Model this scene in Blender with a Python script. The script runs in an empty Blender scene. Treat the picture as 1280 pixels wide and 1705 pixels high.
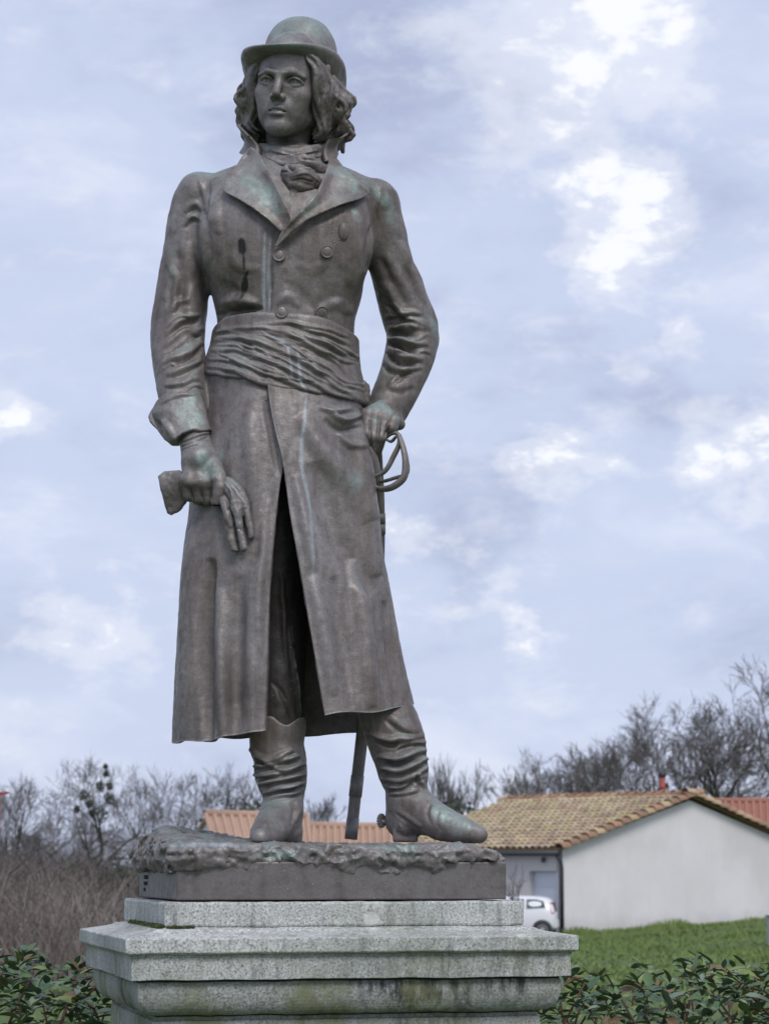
import bpy, math, random
import numpy as np
from mathutils import Vector, Matrix
R = math.radians
scene = bpy.context.scene
COL = scene.collection

# ------------------------------------------------------------------ camera
FPX, CX, CY, CZ, PITCH = 4000.0, 0.188, -6.67, 1.65, R(8.40)
cam_d = bpy.data.cameras.new('camera')
cam_d.sensor_fit = 'HORIZONTAL'; cam_d.sensor_width = 36.0
cam_d.lens = FPX / 1280.0 * 36.0
cam_d.clip_start = 0.05; cam_d.clip_end = 6000
cam_d.dof.use_dof = True; cam_d.dof.focus_distance = 6.45; cam_d.dof.aperture_fstop = 13.5
cam = bpy.data.objects.new('camera', cam_d); COL.objects.link(cam)
cam.location = (CX, CY, CZ); cam.rotation_euler = (R(90) + PITCH, 0, 0)
scene.camera = cam

# ------------------------------------------------------------------ sky, sun, exposure
SUN_EL, SUN_AZ = R(48), R(162)        # azimuth measured from +Y clockwise: behind the camera, to its right
world = bpy.data.worlds.new('World'); scene.world = world; world.use_nodes = True
wn = world.node_tree.nodes; wl = world.node_tree.links; wn.clear()
w_out = wn.new('ShaderNodeOutputWorld'); w_bg = wn.new('ShaderNodeBackground')
w_sky = wn.new('ShaderNodeTexSky'); w_sky.sky_type = 'NISHITA'; w_sky.sun_disc = False
w_sky.sun_elevation = SUN_EL; w_sky.sun_rotation = SUN_AZ
w_sky.air_density = 1.0; w_sky.dust_density = 1.5; w_sky.ozone_density = 1.0
w_bg.inputs['Strength'].default_value = 0.11
w_tc = wn.new('ShaderNodeTexCoord')
def wnoise(scale, detail, rough, sx, sz, off):
    mp = wn.new('ShaderNodeMapping'); mp.inputs['Scale'].default_value = (sx, sx, sz); mp.inputs['Location'].default_value = off
    wl.new(w_tc.outputs['Generated'], mp.inputs['Vector'])
    n = wn.new('ShaderNodeTexNoise'); n.inputs['Scale'].default_value = scale; n.inputs['Detail'].default_value = detail
    n.inputs['Roughness'].default_value = rough; n.inputs['Distortion'].default_value = 0.25
    wl.new(mp.outputs['Vector'], n.inputs['Vector']); return n.outputs['Fac']
def wramp(src, stops):
    r = wn.new('ShaderNodeValToRGB'); r.color_ramp.interpolation = 'EASE'
    e = r.color_ramp.elements
    while len(e) < len(stops): e.new(0.5)
    for i, (p, c) in enumerate(stops): e[i].position = p; e[i].color = (*c, 1)
    wl.new(src, r.inputs['Fac']); return r.outputs['Color']
def wmix(fac, a, b):
    m = wn.new('ShaderNodeMix'); m.data_type = 'RGBA'
    if isinstance(fac, float): m.inputs[0].default_value = fac
    else: wl.new(fac, m.inputs[0])
    for s, v in ((m.inputs[6], a), (m.inputs[7], b)):
        if isinstance(v, tuple): s.default_value = (*v, 1)
        else: wl.new(v, s)
    return m.outputs[2]
K = 1.0 / 0.11
def kc(c, s=1.0): return tuple(x * K * s for x in c)
# grey-blue cloud sheet over the sky, with broad soft tone changes and a few thin bright openings
sheet = wramp(wnoise(6.5, 7.0, 0.56, 1.0, 1.9, (3.1, 0.7, 1.3)),
              [(0.30, kc((0.335, 0.378, 0.525))), (0.50, kc((0.452, 0.503, 0.655))), (0.70, kc((0.56, 0.60, 0.72)))])
veil = wmix(0.95, w_sky.outputs['Color'], sheet)
def wmath(op, x, y=None):
    m = wn.new('ShaderNodeMath'); m.operation = op
    for s, v in ((m.inputs[0], x), (m.inputs[1], y)):
        if v is None: continue
        if isinstance(v, (int, float)): s.default_value = v
        else: wl.new(v, s)
    return m.outputs[0]
def px_dir(u, v):
    x, z = (u - 640) / FPX, (852.5 - v) / FPX
    return Vector((x, math.cos(PITCH) - z * math.sin(PITCH), math.sin(PITCH) + z * math.cos(PITCH))).normalized()
wob = wn.new('ShaderNodeTexNoise'); wob.inputs['Scale'].default_value = 16.0; wob.inputs['Detail'].default_value = 5.0; wob.inputs['Roughness'].default_value = .62
wmp = wn.new('ShaderNodeMapping'); wmp.inputs['Scale'].default_value = (1.0, 1.0, 1.8); wmp.inputs['Rotation'].default_value = (0, R(28), 0); wl.new(w_tc.outputs['Generated'], wmp.inputs['Vector']); wl.new(wmp.outputs['Vector'], wob.inputs['Vector'])
wo1 = wn.new('ShaderNodeVectorMath'); wo1.operation = 'SUBTRACT'; wl.new(wob.outputs['Color'], wo1.inputs[0]); wo1.inputs[1].default_value = (.5, .5, .5)
wo2 = wn.new('ShaderNodeVectorMath'); wo2.operation = 'MULTIPLY_ADD'; wl.new(wo1.outputs[0], wo2.inputs[0]); wo2.inputs[1].default_value = (.10, .10, .075); wl.new(w_tc.outputs['Generated'], wo2.inputs[2])
total = None
for u_, v_, r_, k_ in ((1050, 40, 150, 1.0), (1000, 130, 130, .85), (950, 110, 230, .7), (780, 90, 170, .35), (1010, 285, 120, .95), (1000, 400, 115, .95), (1100, 160, 110, .7), (985, 470, 80, .7), (915, 770, 90, .95), (1185, 745, 110, .95), (1275, 775, 90, .8),
                       (15, 705, 95, .9), (180, 1030, 110, .75), (695, 920, 75, .7), (660, 870, 70, .85), (835, 990, 55, .6), (845, 1035, 45, .7), (1100, 530, 60, .6), (1030, 610, 60, .5), (300, 1030, 60, .5)):
    n_ = wn.new('ShaderNodeVectorMath'); n_.operation = 'DISTANCE'; wl.new(wo2.outputs[0], n_.inputs[0]); n_.inputs[1].default_value = px_dir(u_, v_)
    mr = wn.new('ShaderNodeMapRange'); mr.interpolation_type = 'SMOOTHSTEP'; mr.inputs['From Min'].default_value = r_ / FPX * 1.25; mr.inputs['From Max'].default_value = 0.0
    mr.inputs['To Min'].default_value = 0.0; mr.inputs['To Max'].default_value = k_; wl.new(n_.outputs['Value'], mr.inputs['Value'])
    total = mr.outputs[0] if total is None else wmath('MAXIMUM', total, mr.outputs[0])
puff = wnoise(30.0, 7.0, 0.62, 1.0, 1.9, (0.25, 0.0, 0.55))
val = wmath('ADD', wmath('MULTIPLY', total, 0.62), wmath('MULTIPLY', wmath('SUBTRACT', puff, 0.5), 1.05))
mask = wramp(val, [(0.0, (0, 0, 0)), (0.32, (.36, .36, .36)), (0.53, (1, 1, 1))])
sky_col = wmix(mask, veil, kc((0.72, 0.735, 0.775)))
wl.new(sky_col, w_bg.inputs['Color']); wl.new(w_bg.outputs['Background'], w_out.inputs['Surface'])

sun_d = bpy.data.lights.new('sun', 'SUN'); sun_d.energy = 1.5; sun_d.angle = R(22); sun_d.color = (1.0, 0.96, 0.9)
sun = bpy.data.objects.new('sun', sun_d); COL.objects.link(sun)
_sd = Vector((math.sin(SUN_AZ) * math.cos(SUN_EL), math.cos(SUN_AZ) * math.cos(SUN_EL), math.sin(SUN_EL)))
sun.rotation_euler = _sd.to_track_quat('Z', 'Y').to_euler(); sun.location = _sd * 30
vs = scene.view_settings; vs.view_transform = 'Standard'; vs.look = 'None'; vs.gamma = 1.0; vs.exposure = 0.42; vs.use_curve_mapping = False
scene.cycles.use_denoising = True
scene.cycles.max_bounces = 6

# ------------------------------------------------------------------ pixel <-> place
_c, _s = math.cos(PITCH), math.sin(PITCH)
def W(u, v, y):
    """point of the place seen at photo pixel (u, v) that stands at depth y"""
    a = (u - 640.0) / FPX; b = (852.5 - v) / FPX
    dy = _c - b * _s; dz = _s + b * _c
    t = (y - CY) / dy
    return np.array((CX + a * t, y, CZ + dz * t))
def WA(pts): return np.array([W(*p[:3]) for p in pts])
def pxm(y, v=800.0):
    """metres per photo pixel at depth y"""
    b = (852.5 - v) / FPX
    return (y - CY) / (_c - b * _s) / FPX
def UV(V):
    x = V[:, 0] - CX; y = V[:, 1] - CY; z = V[:, 2] - CZ
    d = y * _c + z * _s
    return 640 + FPX * x / d, 852.5 - FPX * (z * _c - y * _s) / d

# ------------------------------------------------------------------ objects
def link(name, data, parent=None):
    o = bpy.data.objects.new(name, data); COL.objects.link(o)
    if parent is not None: o.parent = parent
    return o
def tag(o, label=None, cat=None, group=None, kind=None):
    if label: o['label'] = label
    if cat: o['category'] = cat
    if group: o['group'] = group
    if kind: o['kind'] = kind
    return o
def empty(name, loc=(0, 0, 0), rz=0.0):
    o = link(name, None); o.location = loc; o.rotation_euler = (0, 0, rz); o.empty_display_size = 0.2
    return o
def np_mesh(name, V, F, mat=None, smooth=True):
    """F: list of arrays of faces (n x k)"""
    if isinstance(F, np.ndarray): F = [F]
    F = [np.asarray(f, dtype=np.int32) for f in F if len(f)]
    me = bpy.data.meshes.new(name)
    me.vertices.add(len(V)); me.vertices.foreach_set('co', np.asarray(V, dtype=np.float32).ravel())
    loops = np.concatenate([f.ravel() for f in F])
    sizes = np.concatenate([np.full(len(f), f.shape[1], dtype=np.int32) for f in F])
    starts = np.concatenate([[0], np.cumsum(sizes)[:-1]]).astype(np.int32)
    me.loops.add(len(loops)); me.loops.foreach_set('vertex_index', loops)
    me.polygons.add(len(sizes)); me.polygons.foreach_set('loop_start', starts); me.polygons.foreach_set('loop_total', sizes)
    me.update(calc_edges=True); me.validate()
    me.polygons.foreach_set('use_smooth', np.full(len(me.polygons), smooth))
    if mat: me.materials.append(mat)
    return me
class MB:
    """collects boxes, prisms, tubes into one mesh"""
    def __init__(s): s.V = []; s.F = []; s.n = 0
    def add(s, V, F):
        s.V.append(np.asarray(V, float)); s.F += [[i + s.n for i in f] for f in F]; s.n += len(V); return s
    def box(s, a, b, M=None):
        (x0, y0, z0), (x1, y1, z1) = a, b
        V = np.array([(x0,y0,z0),(x1,y0,z0),(x1,y1,z0),(x0,y1,z0),(x0,y0,z1),(x1,y0,z1),(x1,y1,z1),(x0,y1,z1)], float)
        if M is not None: V = np.array([M @ Vector(p) for p in V])
        return s.add(V, [(3,2,1,0),(4,5,6,7),(0,1,5,4),(1,2,6,5),(2,3,7,6),(3,0,4,7)])
    def tube(s, P, r, n=8, cap=True, flat=1.0, up=(0, 0, 1)):
        P = np.asarray(P, float); r = np.broadcast_to(np.asarray(r, float), (len(P),))
        T = np.gradient(P, axis=0); T /= np.linalg.norm(T, axis=1)[:, None] + 1e-12
        u0 = np.array(up, float)
        V = []
        A = np.cross(T[0], u0)
        if np.linalg.norm(A) < 1e-3: A = np.cross(T[0], (1, 0, 0))
        A /= np.linalg.norm(A)
        for i in range(len(P)):
            A = A - T[i] * (A @ T[i]); A /= np.linalg.norm(A); B = np.cross(T[i], A)
            for k in range(n):
                a = 2 * math.pi * k / n
                V.append(P[i] + r[i] * (math.cos(a) * A + flat * math.sin(a) * B))
        F = []
        for i in range(len(P) - 1):
            for k in range(n):
                F.append((i*n+k, i*n+(k+1) % n, (i+1)*n+(k+1) % n, (i+1)*n+k))
        if cap:
            F.append(tuple(range(n - 1, -1, -1))); F.append(tuple((len(P)-1)*n + k for k in range(n)))
        return s.add(V, F)
    def build(s, name, mat=None, parent=None, smooth=False):
        me = bpy.data.meshes.new(name); me.from_pydata(np.concatenate(s.V).tolist(), [], s.F); me.update()
        me.polygons.foreach_set('use_smooth', np.full(len(me.polygons), smooth))
        if mat: me.materials.append(mat)
        return link(name, me, parent)
def part(name, me, parent): return link(name, me, parent)
def bevel(o, w, seg=2):
    m = o.modifiers.new('bevel', 'BEVEL'); m.width = w; m.segments = seg; m.limit_method = 'ANGLE'; m.angle_limit = R(35)
    return o

# ------------------------------------------------------------------ materials
MATS = {}
class NT:
    def __init__(s, name, rough=0.8, metal=0.0, spec=0.5):
        s.m = bpy.data.materials.new(name); s.m.use_nodes = True; s.t = s.m.node_tree
        s.b = s.t.nodes['Principled BSDF']; s.b.inputs['Roughness'].default_value = rough; s.b.inputs['Metallic'].default_value = metal
        s.b.inputs['Specular IOR Level'].default_value = spec
        s.tc = s.t.nodes.new('ShaderNodeTexCoord'); MATS[name] = s.m
    def n(s, t): return s.t.nodes.new(t)
    def l(s, a, b): s.t.links.new(a, b)
    def co(s, scale=(1, 1, 1), which='Object', src=None):
        mp = s.n('ShaderNodeMapping'); mp.inputs['Scale'].default_value = scale
        s.l(src if src is not None else s.tc.outputs[which], mp.inputs['Vector']); return mp.outputs['Vector']
    def noise(s, scale, detail=4, rough=0.55, vec=None, dist=0.0):
        k = s.n('ShaderNodeTexNoise'); k.inputs['Scale'].default_value = scale; k.inputs['Detail'].default_value = detail
        k.inputs['Roughness'].default_value = rough; k.inputs['Distortion'].default_value = dist
        s.l(vec if vec is not None else s.tc.outputs['Object'], k.inputs['Vector']); return k.outputs['Fac']
    def voro(s, scale, vec=None, feat='F1', out='Distance'):
        k = s.n('ShaderNodeTexVoronoi'); k.inputs['Scale'].default_value = scale; k.feature = feat
        s.l(vec if vec is not None else s.tc.outputs['Object'], k.inputs['Vector']); return k.outputs[out]
    def ramp(s, src, stops, interp='LINEAR'):
        r = s.n('ShaderNodeValToRGB'); r.color_ramp.interpolation = interp; e = r.color_ramp.elements
        while len(e) < len(stops): e.new(0.5)
        for i, (p, c) in enumerate(stops):
            e[i].position = p; e[i].color = (c, c, c, 1) if isinstance(c, (int, float)) else (*c, 1)
        s.l(src, r.inputs['Fac']); return r.outputs['Color']
    def mix(s, fac, a, b, mode='MIX'):
        m = s.n('ShaderNodeMix'); m.data_type = 'RGBA'; m.blend_type = mode
        if isinstance(fac, (int, float)): m.inputs[0].default_value = fac
        else: s.l(fac, m.inputs[0])
        for q, v in ((m.inputs[6], a), (m.inputs[7], b)):
            if isinstance(v, tuple): q.default_value = (*v, 1)
            else: s.l(v, q)
        return m.outputs[2]
    def math(s, op, a, b=None, clamp=False):
        m = s.n('ShaderNodeMath'); m.operation = op; m.use_clamp = clamp
        for q, v in ((m.inputs[0], a), (m.inputs[1], b)):
            if v is None: continue
            if isinstance(v, (int, float)): q.default_value = v
            else: s.l(v, q)
        return m.outputs[0]
    def attr(s, name, out='Fac'):
        a = s.n('ShaderNodeAttribute'); a.attribute_name = name; return a.outputs[out]
    def color(s, c):
        if isinstance(c, tuple): s.b.inputs['Base Color'].default_value = (*c, 1)
        else: s.l(c, s.b.inputs['Base Color'])
        return s
    def rough(s, r): s.l(r, s.b.inputs['Roughness']); return s
    def bump(s, h, strength=0.3, dist=0.01):
        b = s.n('ShaderNodeBump'); b.inputs['Strength'].default_value = strength; b.inputs['Distance'].default_value = dist
        s.l(h, b.inputs['Height']); s.l(b.outputs['Normal'], s.b.inputs['Normal']); return s
def flat(name, c, rough=0.8, metal=0.0, var=0.12, scale=20, bump=0.0):
    t = NT(name, rough, metal); n = t.noise(scale, 4)
    t.color(t.mix(n, tuple(x * (1 - var) for x in c), tuple(min(1, x * (1 + var)) for x in c)))
    if bump: t.bump(n, bump, 0.01)
    return t.m

# ------------------------------------------------------------------ sculpting: distance fields on a grid, meshed with surface nets
def hash3(i, j, k, seed):
    n = (i * 374761393 + j * 668265263 + k * 2147483647 + seed * 1274126177) & 0xffffffff
    n = ((n ^ (n >> 13)) * 1274126177) & 0xffffffff
    n = (n ^ (n >> 16)) & 0xffff
    return n / 65535.0
def vnoise(P, freq, seed=0):
    P = np.asarray(P) * freq + 1000.0
    I = np.floor(P).astype(np.int64); f = P - I; f = f * f * (3 - 2 * f)
    out = 0
    for a in (0, 1):
        for b in (0, 1):
            for c in (0, 1):
                w = (f[..., 0] if a else 1 - f[..., 0]) * (f[..., 1] if b else 1 - f[..., 1]) * (f[..., 2] if c else 1 - f[..., 2])
                out = out + w * hash3(I[..., 0] + a, I[..., 1] + b, I[..., 2] + c, seed)
    return out * 2 - 1
def fbm(P, freq, oct=3, seed=0, gain=0.5):
    s = 0; a = 1.0
    for o in range(oct): s = s + a * vnoise(P, freq * 2.03 ** o, seed + o * 17); a *= gain
    return s
def smin(a, b, k):
    if k <= 0: return np.minimum(a, b)
    h = np.clip(0.5 + 0.5 * (b - a) / k, 0, 1)
    return b + (a - b) * h - k * h * (1 - h)
class Vol:
    def __init__(s, lo, hi, h):
        s.lo = np.array(lo, float); s.h = h; s.n = np.ceil((np.array(hi) - s.lo) / h).astype(int) + 1
        s.F = np.full(s.n, 0.5, np.float32)
        s.ax = [s.lo[i] + h * np.arange(s.n[i]) for i in range(3)]
    def sub(s, lo, hi):
        a = np.clip(np.floor((np.asarray(lo) - s.lo) / s.h).astype(int), 0, s.n)
        b = np.clip(np.ceil((np.asarray(hi) - s.lo) / s.h).astype(int) + 1, 0, s.n)
        sl = tuple(slice(a[i], b[i]) for i in range(3))
        X, Y, Z = np.meshgrid(*[s.ax[i][sl[i]] for i in range(3)], indexing='ij', sparse=True)
        return sl, X, Y, Z
    def put(s, sl, d, k=0.0, op='add'):
        if s.F[sl].size == 0: return
        d = d.astype(np.float32)
        if op == 'add': s.F[sl] = smin(s.F[sl], d, k)
        elif op == 'cut': s.F[sl] = -smin(-s.F[sl], d, k)
        elif op == 'and': s.F[sl] = -smin(-s.F[sl], -d, k)
    def ell(s, c, r, k=0.01, op='add', rot=None):
        c = np.asarray(c, float); r = np.broadcast_to(np.asarray(r, float), (3,)); m = r.max() + (4 if k > .03 else 2) * k + 3 * s.h
        sl, X, Y, Z = s.sub(c - m, c + m)
        x, y, z = X - c[0], Y - c[1], Z - c[2]
        if rot is not None:
            x, y, z = [rot[i][0] * x + rot[i][1] * y + rot[i][2] * z for i in range(3)]
        k0 = np.sqrt((x / r[0])**2 + (y / r[1])**2 + (z / r[2])**2)
        k1 = np.sqrt((x / r[0]**2)**2 + (y / r[1]**2)**2 + (z / r[2]**2)**2) + 1e-9
        s.put(sl, k0 * (k0 - 1) / k1 + 0 * (X + Y + Z), k, op)
    def cap(s, a, b, ra, rb=None, k=0.01, op='add', squash=None):
        a = np.asarray(a, float); b = np.asarray(b, float); rb = ra if rb is None else rb
        m = max(ra, rb) + 2 * k + 3 * s.h
        sl, X, Y, Z = s.sub(np.minimum(a, b) - m, np.maximum(a, b) + m)
        ab = b - a; L2 = ab @ ab + 1e-12
        x, y, z = X - a[0], Y - a[1], Z - a[2]
        t = np.clip((x * ab[0] + y * ab[1] + z * ab[2]) / L2, 0, 1)
        d = np.sqrt((x - t * ab[0])**2 + (y - t * ab[1])**2 + (z - t * ab[2])**2) - (ra + (rb - ra) * t)
        s.put(sl, d, k, op)
    def chain(s, P, r, k=0.01, op='add', ki=None):
        """a tube through points with radii, first joined to itself, then to the rest"""
        P = np.asarray(P, float); r = np.broadcast_to(np.asarray(r, float), (len(P),))
        m = r.max() + 2 * k + 3 * s.h
        sl, X, Y, Z = s.sub(P.min(0) - m, P.max(0) + m)
        D = None
        for i in range(len(P) - 1):
            a = P[i]; ab = P[i+1] - a; L2 = ab @ ab + 1e-12
            x, y, z = X - a[0], Y - a[1], Z - a[2]
            t = np.clip((x * ab[0] + y * ab[1] + z * ab[2]) / L2, 0, 1)
            d = np.sqrt((x - t * ab[0])**2 + (y - t * ab[1])**2 + (z - t * ab[2])**2) - (r[i] + (r[i+1] - r[i]) * t)
            D = d if D is None else smin(D, d, ki or 0.0)
        s.put(sl, D, k, op)
    def mesh(s):
        F = s.F; S = F < 0
        n0, n1, n2 = F.shape
        cnt = np.zeros((n0-1, n1-1, n2-1), np.uint8)
        for a in (0, 1):
            for b in (0, 1):
                for c in (0, 1): cnt += S[a:n0-1+a, b:n1-1+b, c:n2-1+c]
        act = (cnt > 0) & (cnt < 8)
        idx = np.full(act.shape, -1, np.int32); A = np.argwhere(act); idx[act] = np.arange(len(A))
        acc = np.zeros((len(A), 3)); num = np.zeros(len(A))
        offs = [(a, b, c) for a in (0, 1) for b in (0, 1) for c in (0, 1)]
        val = {o: F[A[:, 0]+o[0], A[:, 1]+o[1], A[:, 2]+o[2]].astype(float) for o in offs}
        for o in offs:
            for ax in range(3):
                if o[ax] == 0:
                    p = list(o); p[ax] = 1; p = tuple(p); a, b = val[o], val[p]
                    m = (a < 0) != (b < 0)
                    t = np.where(m, a / np.where(m, a - b, 1), 0)
                    q = np.tile(np.array(o, float), (len(A), 1)); q[:, ax] = t
                    acc += q * m[:, None]; num += m
        V = s.lo + s.h * (A + acc / num[:, None])
        faces = []
        for ax in range(3):
            b, c = [(1, 2), (2, 0), (0, 1)][ax]
            sl0 = [slice(None)] * 3; sl1 = [slice(None)] * 3; sl0[ax] = slice(0, -1); sl1[ax] = slice(1, None)
            for q in (b, c): sl0[q] = slice(1, -1); sl1[q] = slice(1, -1)
            s0 = S[tuple(sl0)]; s1 = S[tuple(sl1)]
            E = np.argwhere(s0 != s1)
            if not len(E): continue
            inside = s0[tuple(E.T)]
            E = E.copy(); E[:, b] += 1; E[:, c] += 1
            def g(db, dc):
                Q = E.copy(); Q[:, b] -= db; Q[:, c] -= dc; return idx[tuple(Q.T)]
            q = np.stack([g(1, 1), g(0, 1), g(0, 0), g(1, 0)], 1)
            q[~inside] = q[~inside][:, ::-1]
            faces.append(q)
        return V, np.concatenate(faces)
def vnormals(V, F):
    if isinstance(F, list): F = np.concatenate([f if f.shape[1] == 4 else np.c_[f, f[:, 2]] for f in F])
    n = np.cross(V[F[:, 2]] - V[F[:, 0]], V[F[:, 3]] - V[F[:, 1]])
    N = np.stack([sum(np.bincount(F[:, k], n[:, i], len(V)) for k in range(4)) for i in range(3)], 1)
    return N / (np.linalg.norm(N, axis=1)[:, None] + 1e-12)
def relax(V, F, it=1, lam=0.5):
    """light smoothing over quad edges"""
    e = np.concatenate([F[:, [0, 1]], F[:, [1, 2]], F[:, [2, 3]], F[:, [3, 0]]])
    deg = np.bincount(e.ravel(), minlength=len(V)).astype(float)
    for _ in range(it):
        S = np.stack([np.bincount(e[:, 0], V[e[:, 1], i], len(V)) + np.bincount(e[:, 1], V[e[:, 0], i], len(V)) for i in range(3)], 1)
        V = V + lam * (S / np.maximum(deg, 1)[:, None] - V)
    return V
def spl(xs, ys, n=None):
    """smooth monotone-ish cubic through a table, returned as a function"""
    xs = np.asarray(xs, float); ys = np.asarray(ys, float)
    o = np.argsort(xs); xs = xs[o]; ys = ys[o]
    m = np.gradient(ys, xs)
    def f(q):
        q = np.clip(q, xs[0], xs[-1]); i = np.clip(np.searchsorted(xs, q) - 1, 0, len(xs) - 2)
        h = xs[i+1] - xs[i]; t = (q - xs[i]) / h
        return (2*t**3-3*t**2+1)*ys[i] + (t**3-2*t**2+t)*h*m[i] + (-2*t**3+3*t**2)*ys[i+1] + (t**3-t**2)*h*m[i+1]
    return f
def curve(P, n):
    """n points on a smooth curve through P"""
    P = np.asarray(P, float)
    if len(P) < 3: return np.array([P[0] + (P[-1] - P[0]) * t for t in np.linspace(0, 1, n)])
    t = np.r_[0, np.cumsum(np.linalg.norm(np.diff(P[:, :3], axis=0), axis=1))]; t /= t[-1]
    q = np.linspace(0, 1, n)
    return np.stack([spl(t, P[:, k])(q) for k in range(P.shape[1])], 1)
def pdist(u, v, P):
    """distance in pixels to a polyline, and position along it (0..1)"""
    P = np.asarray(P, float); L = np.r_[0, np.cumsum(np.linalg.norm(np.diff(P, axis=0), axis=1))]
    best = np.full(u.shape, 1e9); pos = np.zeros(u.shape)
    for i in range(len(P) - 1):
        ax, ay = P[i]; bx, by = P[i+1] - P[i]; l2 = bx*bx + by*by + 1e-9
        t = np.clip(((u-ax)*bx + (v-ay)*by) / l2, 0, 1)
        d = np.hypot(u - ax - t*bx, v - ay - t*by)
        m = d < best; best[m] = d[m]; pos[m] = ((L[i] + t * math.sqrt(l2)) / L[-1])[m]
    return best, pos
class Sculpt:
    """relief strokes on a mesh, drawn where the photograph shows them, on the surface turned to the viewer"""
    def __init__(s, V, F, face=True):
        s.V = V; s.F = F; s.N = vnormals(V, F if not isinstance(F, list) else F)
        s.u, s.v = UV(V)
        view = np.array((CX, CY, CZ)) - V; view /= np.linalg.norm(view, axis=1)[:, None]
        s.face = np.clip((s.N * view).sum(1) / 0.25, 0, 1) if face else np.ones(len(V))
        s.uw = None
        s.stain = np.zeros((len(V), 3)); s.D = np.zeros(len(V)); s.warp = True; s.k = 1.0
    def _fall(s, pts, r, taper, y0=None, y1=None, warp=True):
        if warp and s.warp and s.uw is None:
            s.uw = s.u + 4.0 * fbm(s.V, 13, 2, 101); s.vw = s.v + 4.0 * fbm(s.V, 13, 2, 202); s.am = np.clip(1 + .75 * fbm(s.V, 17, 2, 303), .25, 1.6)
        U_, V_ = (s.uw, s.vw) if (warp and s.warp) else (s.u, s.v)
        P = curve(np.asarray(pts, float), max(8, 4 * len(pts))) if len(pts) > 2 else np.asarray(pts, float)
        lo = P.min(0) - r; hi = P.max(0) + r
        m = (U_ > lo[0]) & (U_ < hi[0]) & (V_ > lo[1]) & (V_ < hi[1]) & (s.face > 0)
        if y0 is not None: m &= s.V[:, 1] > y0
        if y1 is not None: m &= s.V[:, 1] < y1
        I = np.nonzero(m)[0]
        if not len(I): return I, None
        d, t = pdist(U_[I], V_[I], P)
        rr = r * (1 - taper + taper * np.sin(np.clip(t, 0.03, 0.97) * math.pi) ** 0.6)
        q = np.clip(d / rr, 0, 1)
        return I, (1 - q * q) ** 2 * (np.sin(np.clip(t, 0.0, 1) * math.pi) ** 0.5 if taper else 1) * s.face[I]
    def stroke(s, pts, r, amp, taper=0.6, y0=None, y1=None):
        I, f = s._fall(pts, r, taper, y0, y1)
        if f is not None: s.D[I] += amp * f * (s.am[I] if s.warp else 1)
        return s
    def fold(s, pts, r, amp, y0=None, y1=None, off=0.9, dirn=1):
        """a ridge with a valley on one side, as cloth folds"""
        P = np.asarray(pts, float)
        T = np.gradient(P, axis=0); T /= np.linalg.norm(T, axis=1)[:, None]
        Nn = np.stack([-T[:, 1], T[:, 0]], 1) * dirn
        amp = amp * s.k
        s.stroke(P, r, amp, y0=y0, y1=y1)
        s.stroke(P + Nn * r * off, r * 0.75, -amp * 0.9, y0=y0, y1=y1)
        return s
    def paint(s, ch, pts, r, val=1.0, taper=0.3, y1=None, wob=0.0):
        I, f = s._fall(pts, r, taper, None, y1, False)
        if f is not None:
            if wob: f = f * (1 + wob * vnoise(s.V[I], 60, 5))
            s.stain[I, ch] = np.maximum(s.stain[I, ch], np.clip(f * val * 1.6, 0, 1))
        return s
    def apply(s):
        s.V = s.V + s.N * s.D[:, None]; s.D[:] = 0; s.N = vnormals(s.V, s.F); return s
    def at(s, u, v, y1=None):
        """surface point and normal under a photo pixel"""
        d = np.hypot(s.u - u, s.v - v) + np.where(s.face > 0, 0, 1e6)
        I = np.argsort(d)[:12]; I = I[d[I] < 9] if (d[I] < 9).any() else I[:1]
        k = I[np.argmin(s.V[I, 1])]
        return s.V[k], s.N[k]
    def build(s, name, mat, parent=None):
        me = np_mesh(name, s.V, s.F, mat)
        a = me.color_attributes.new('stain', 'FLOAT_COLOR', 'POINT')
        a.data.foreach_set('color', np.c_[s.stain, np.ones(len(s.V))].astype(np.float32).ravel())
        return link(name, me, parent)
HEAD_POSE = (R(-13.8), R(11.0), R(7.6), 1.278, W(478, 226.0, 0.0))
HAT_M = Matrix.Translation((-0.0032, 0.016, 0.1147)) @ Matrix.Rotation(-0.071, 4, 'Z') @ Matrix.Rotation(-0.5756, 4, 'X') @ Matrix.Rotation(-0.1365, 4, 'Y')
HAT_BRIM = (.1174, .1596); HAT_SIDE, HAT_FRONT, HAT_BACK = .047, -.0154, -.0015
# ================================================================== ground
def sm(a, b, x): t = np.clip((np.asarray(x, float) - a) / (b - a), 0, 1); return t * t * (3 - 2 * t)
def gz(x, y):
    x = np.asarray(x, float); y = np.asarray(y, float)
    z = -.58 * sm(14, 66, y) + .42 * sm(7.0, 15.0, x) * sm(30, 66, y)
    z = z + (.05 * np.sin(x * .55 + y * .21) + .035 * np.sin(x * 1.3 - y * .8 + 1)) * sm(8, 25, y) * (1 - sm(76, 90, y) * .6)
    return z
def mat_ground():
    t = NT('grass_ground', .95)
    a = t.noise(.35, 5, .6); b = t.noise(3.5, 6, .7); c = t.noise(26, 4, .7)
    col = t.ramp(b, [(.3, (.065, .11, .028)), (.5, (.115, .175, .045)), (.7, (.16, .215, .065))])
    col = t.mix(t.ramp(a, [(.52, 0.0), (.68, .55)]), col, (.105, .10, .042))
    col = t.mix(t.ramp(c, [(.35, .5), (.5, 0.0)]), col, (.022, .035, .010))
    t.color(col); t.bump(t.math('ADD', b, c), .8, .08); return t.m
GRASS = mat_ground()
xs = np.unique(np.r_[np.linspace(-2500, -60, 14), np.linspace(-60, 60, 161), np.linspace(60, 2500, 14)])
ys = np.unique(np.r_[np.linspace(-600, -20, 8), np.linspace(-20, 110, 180), np.linspace(110, 4500, 18)])
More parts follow.
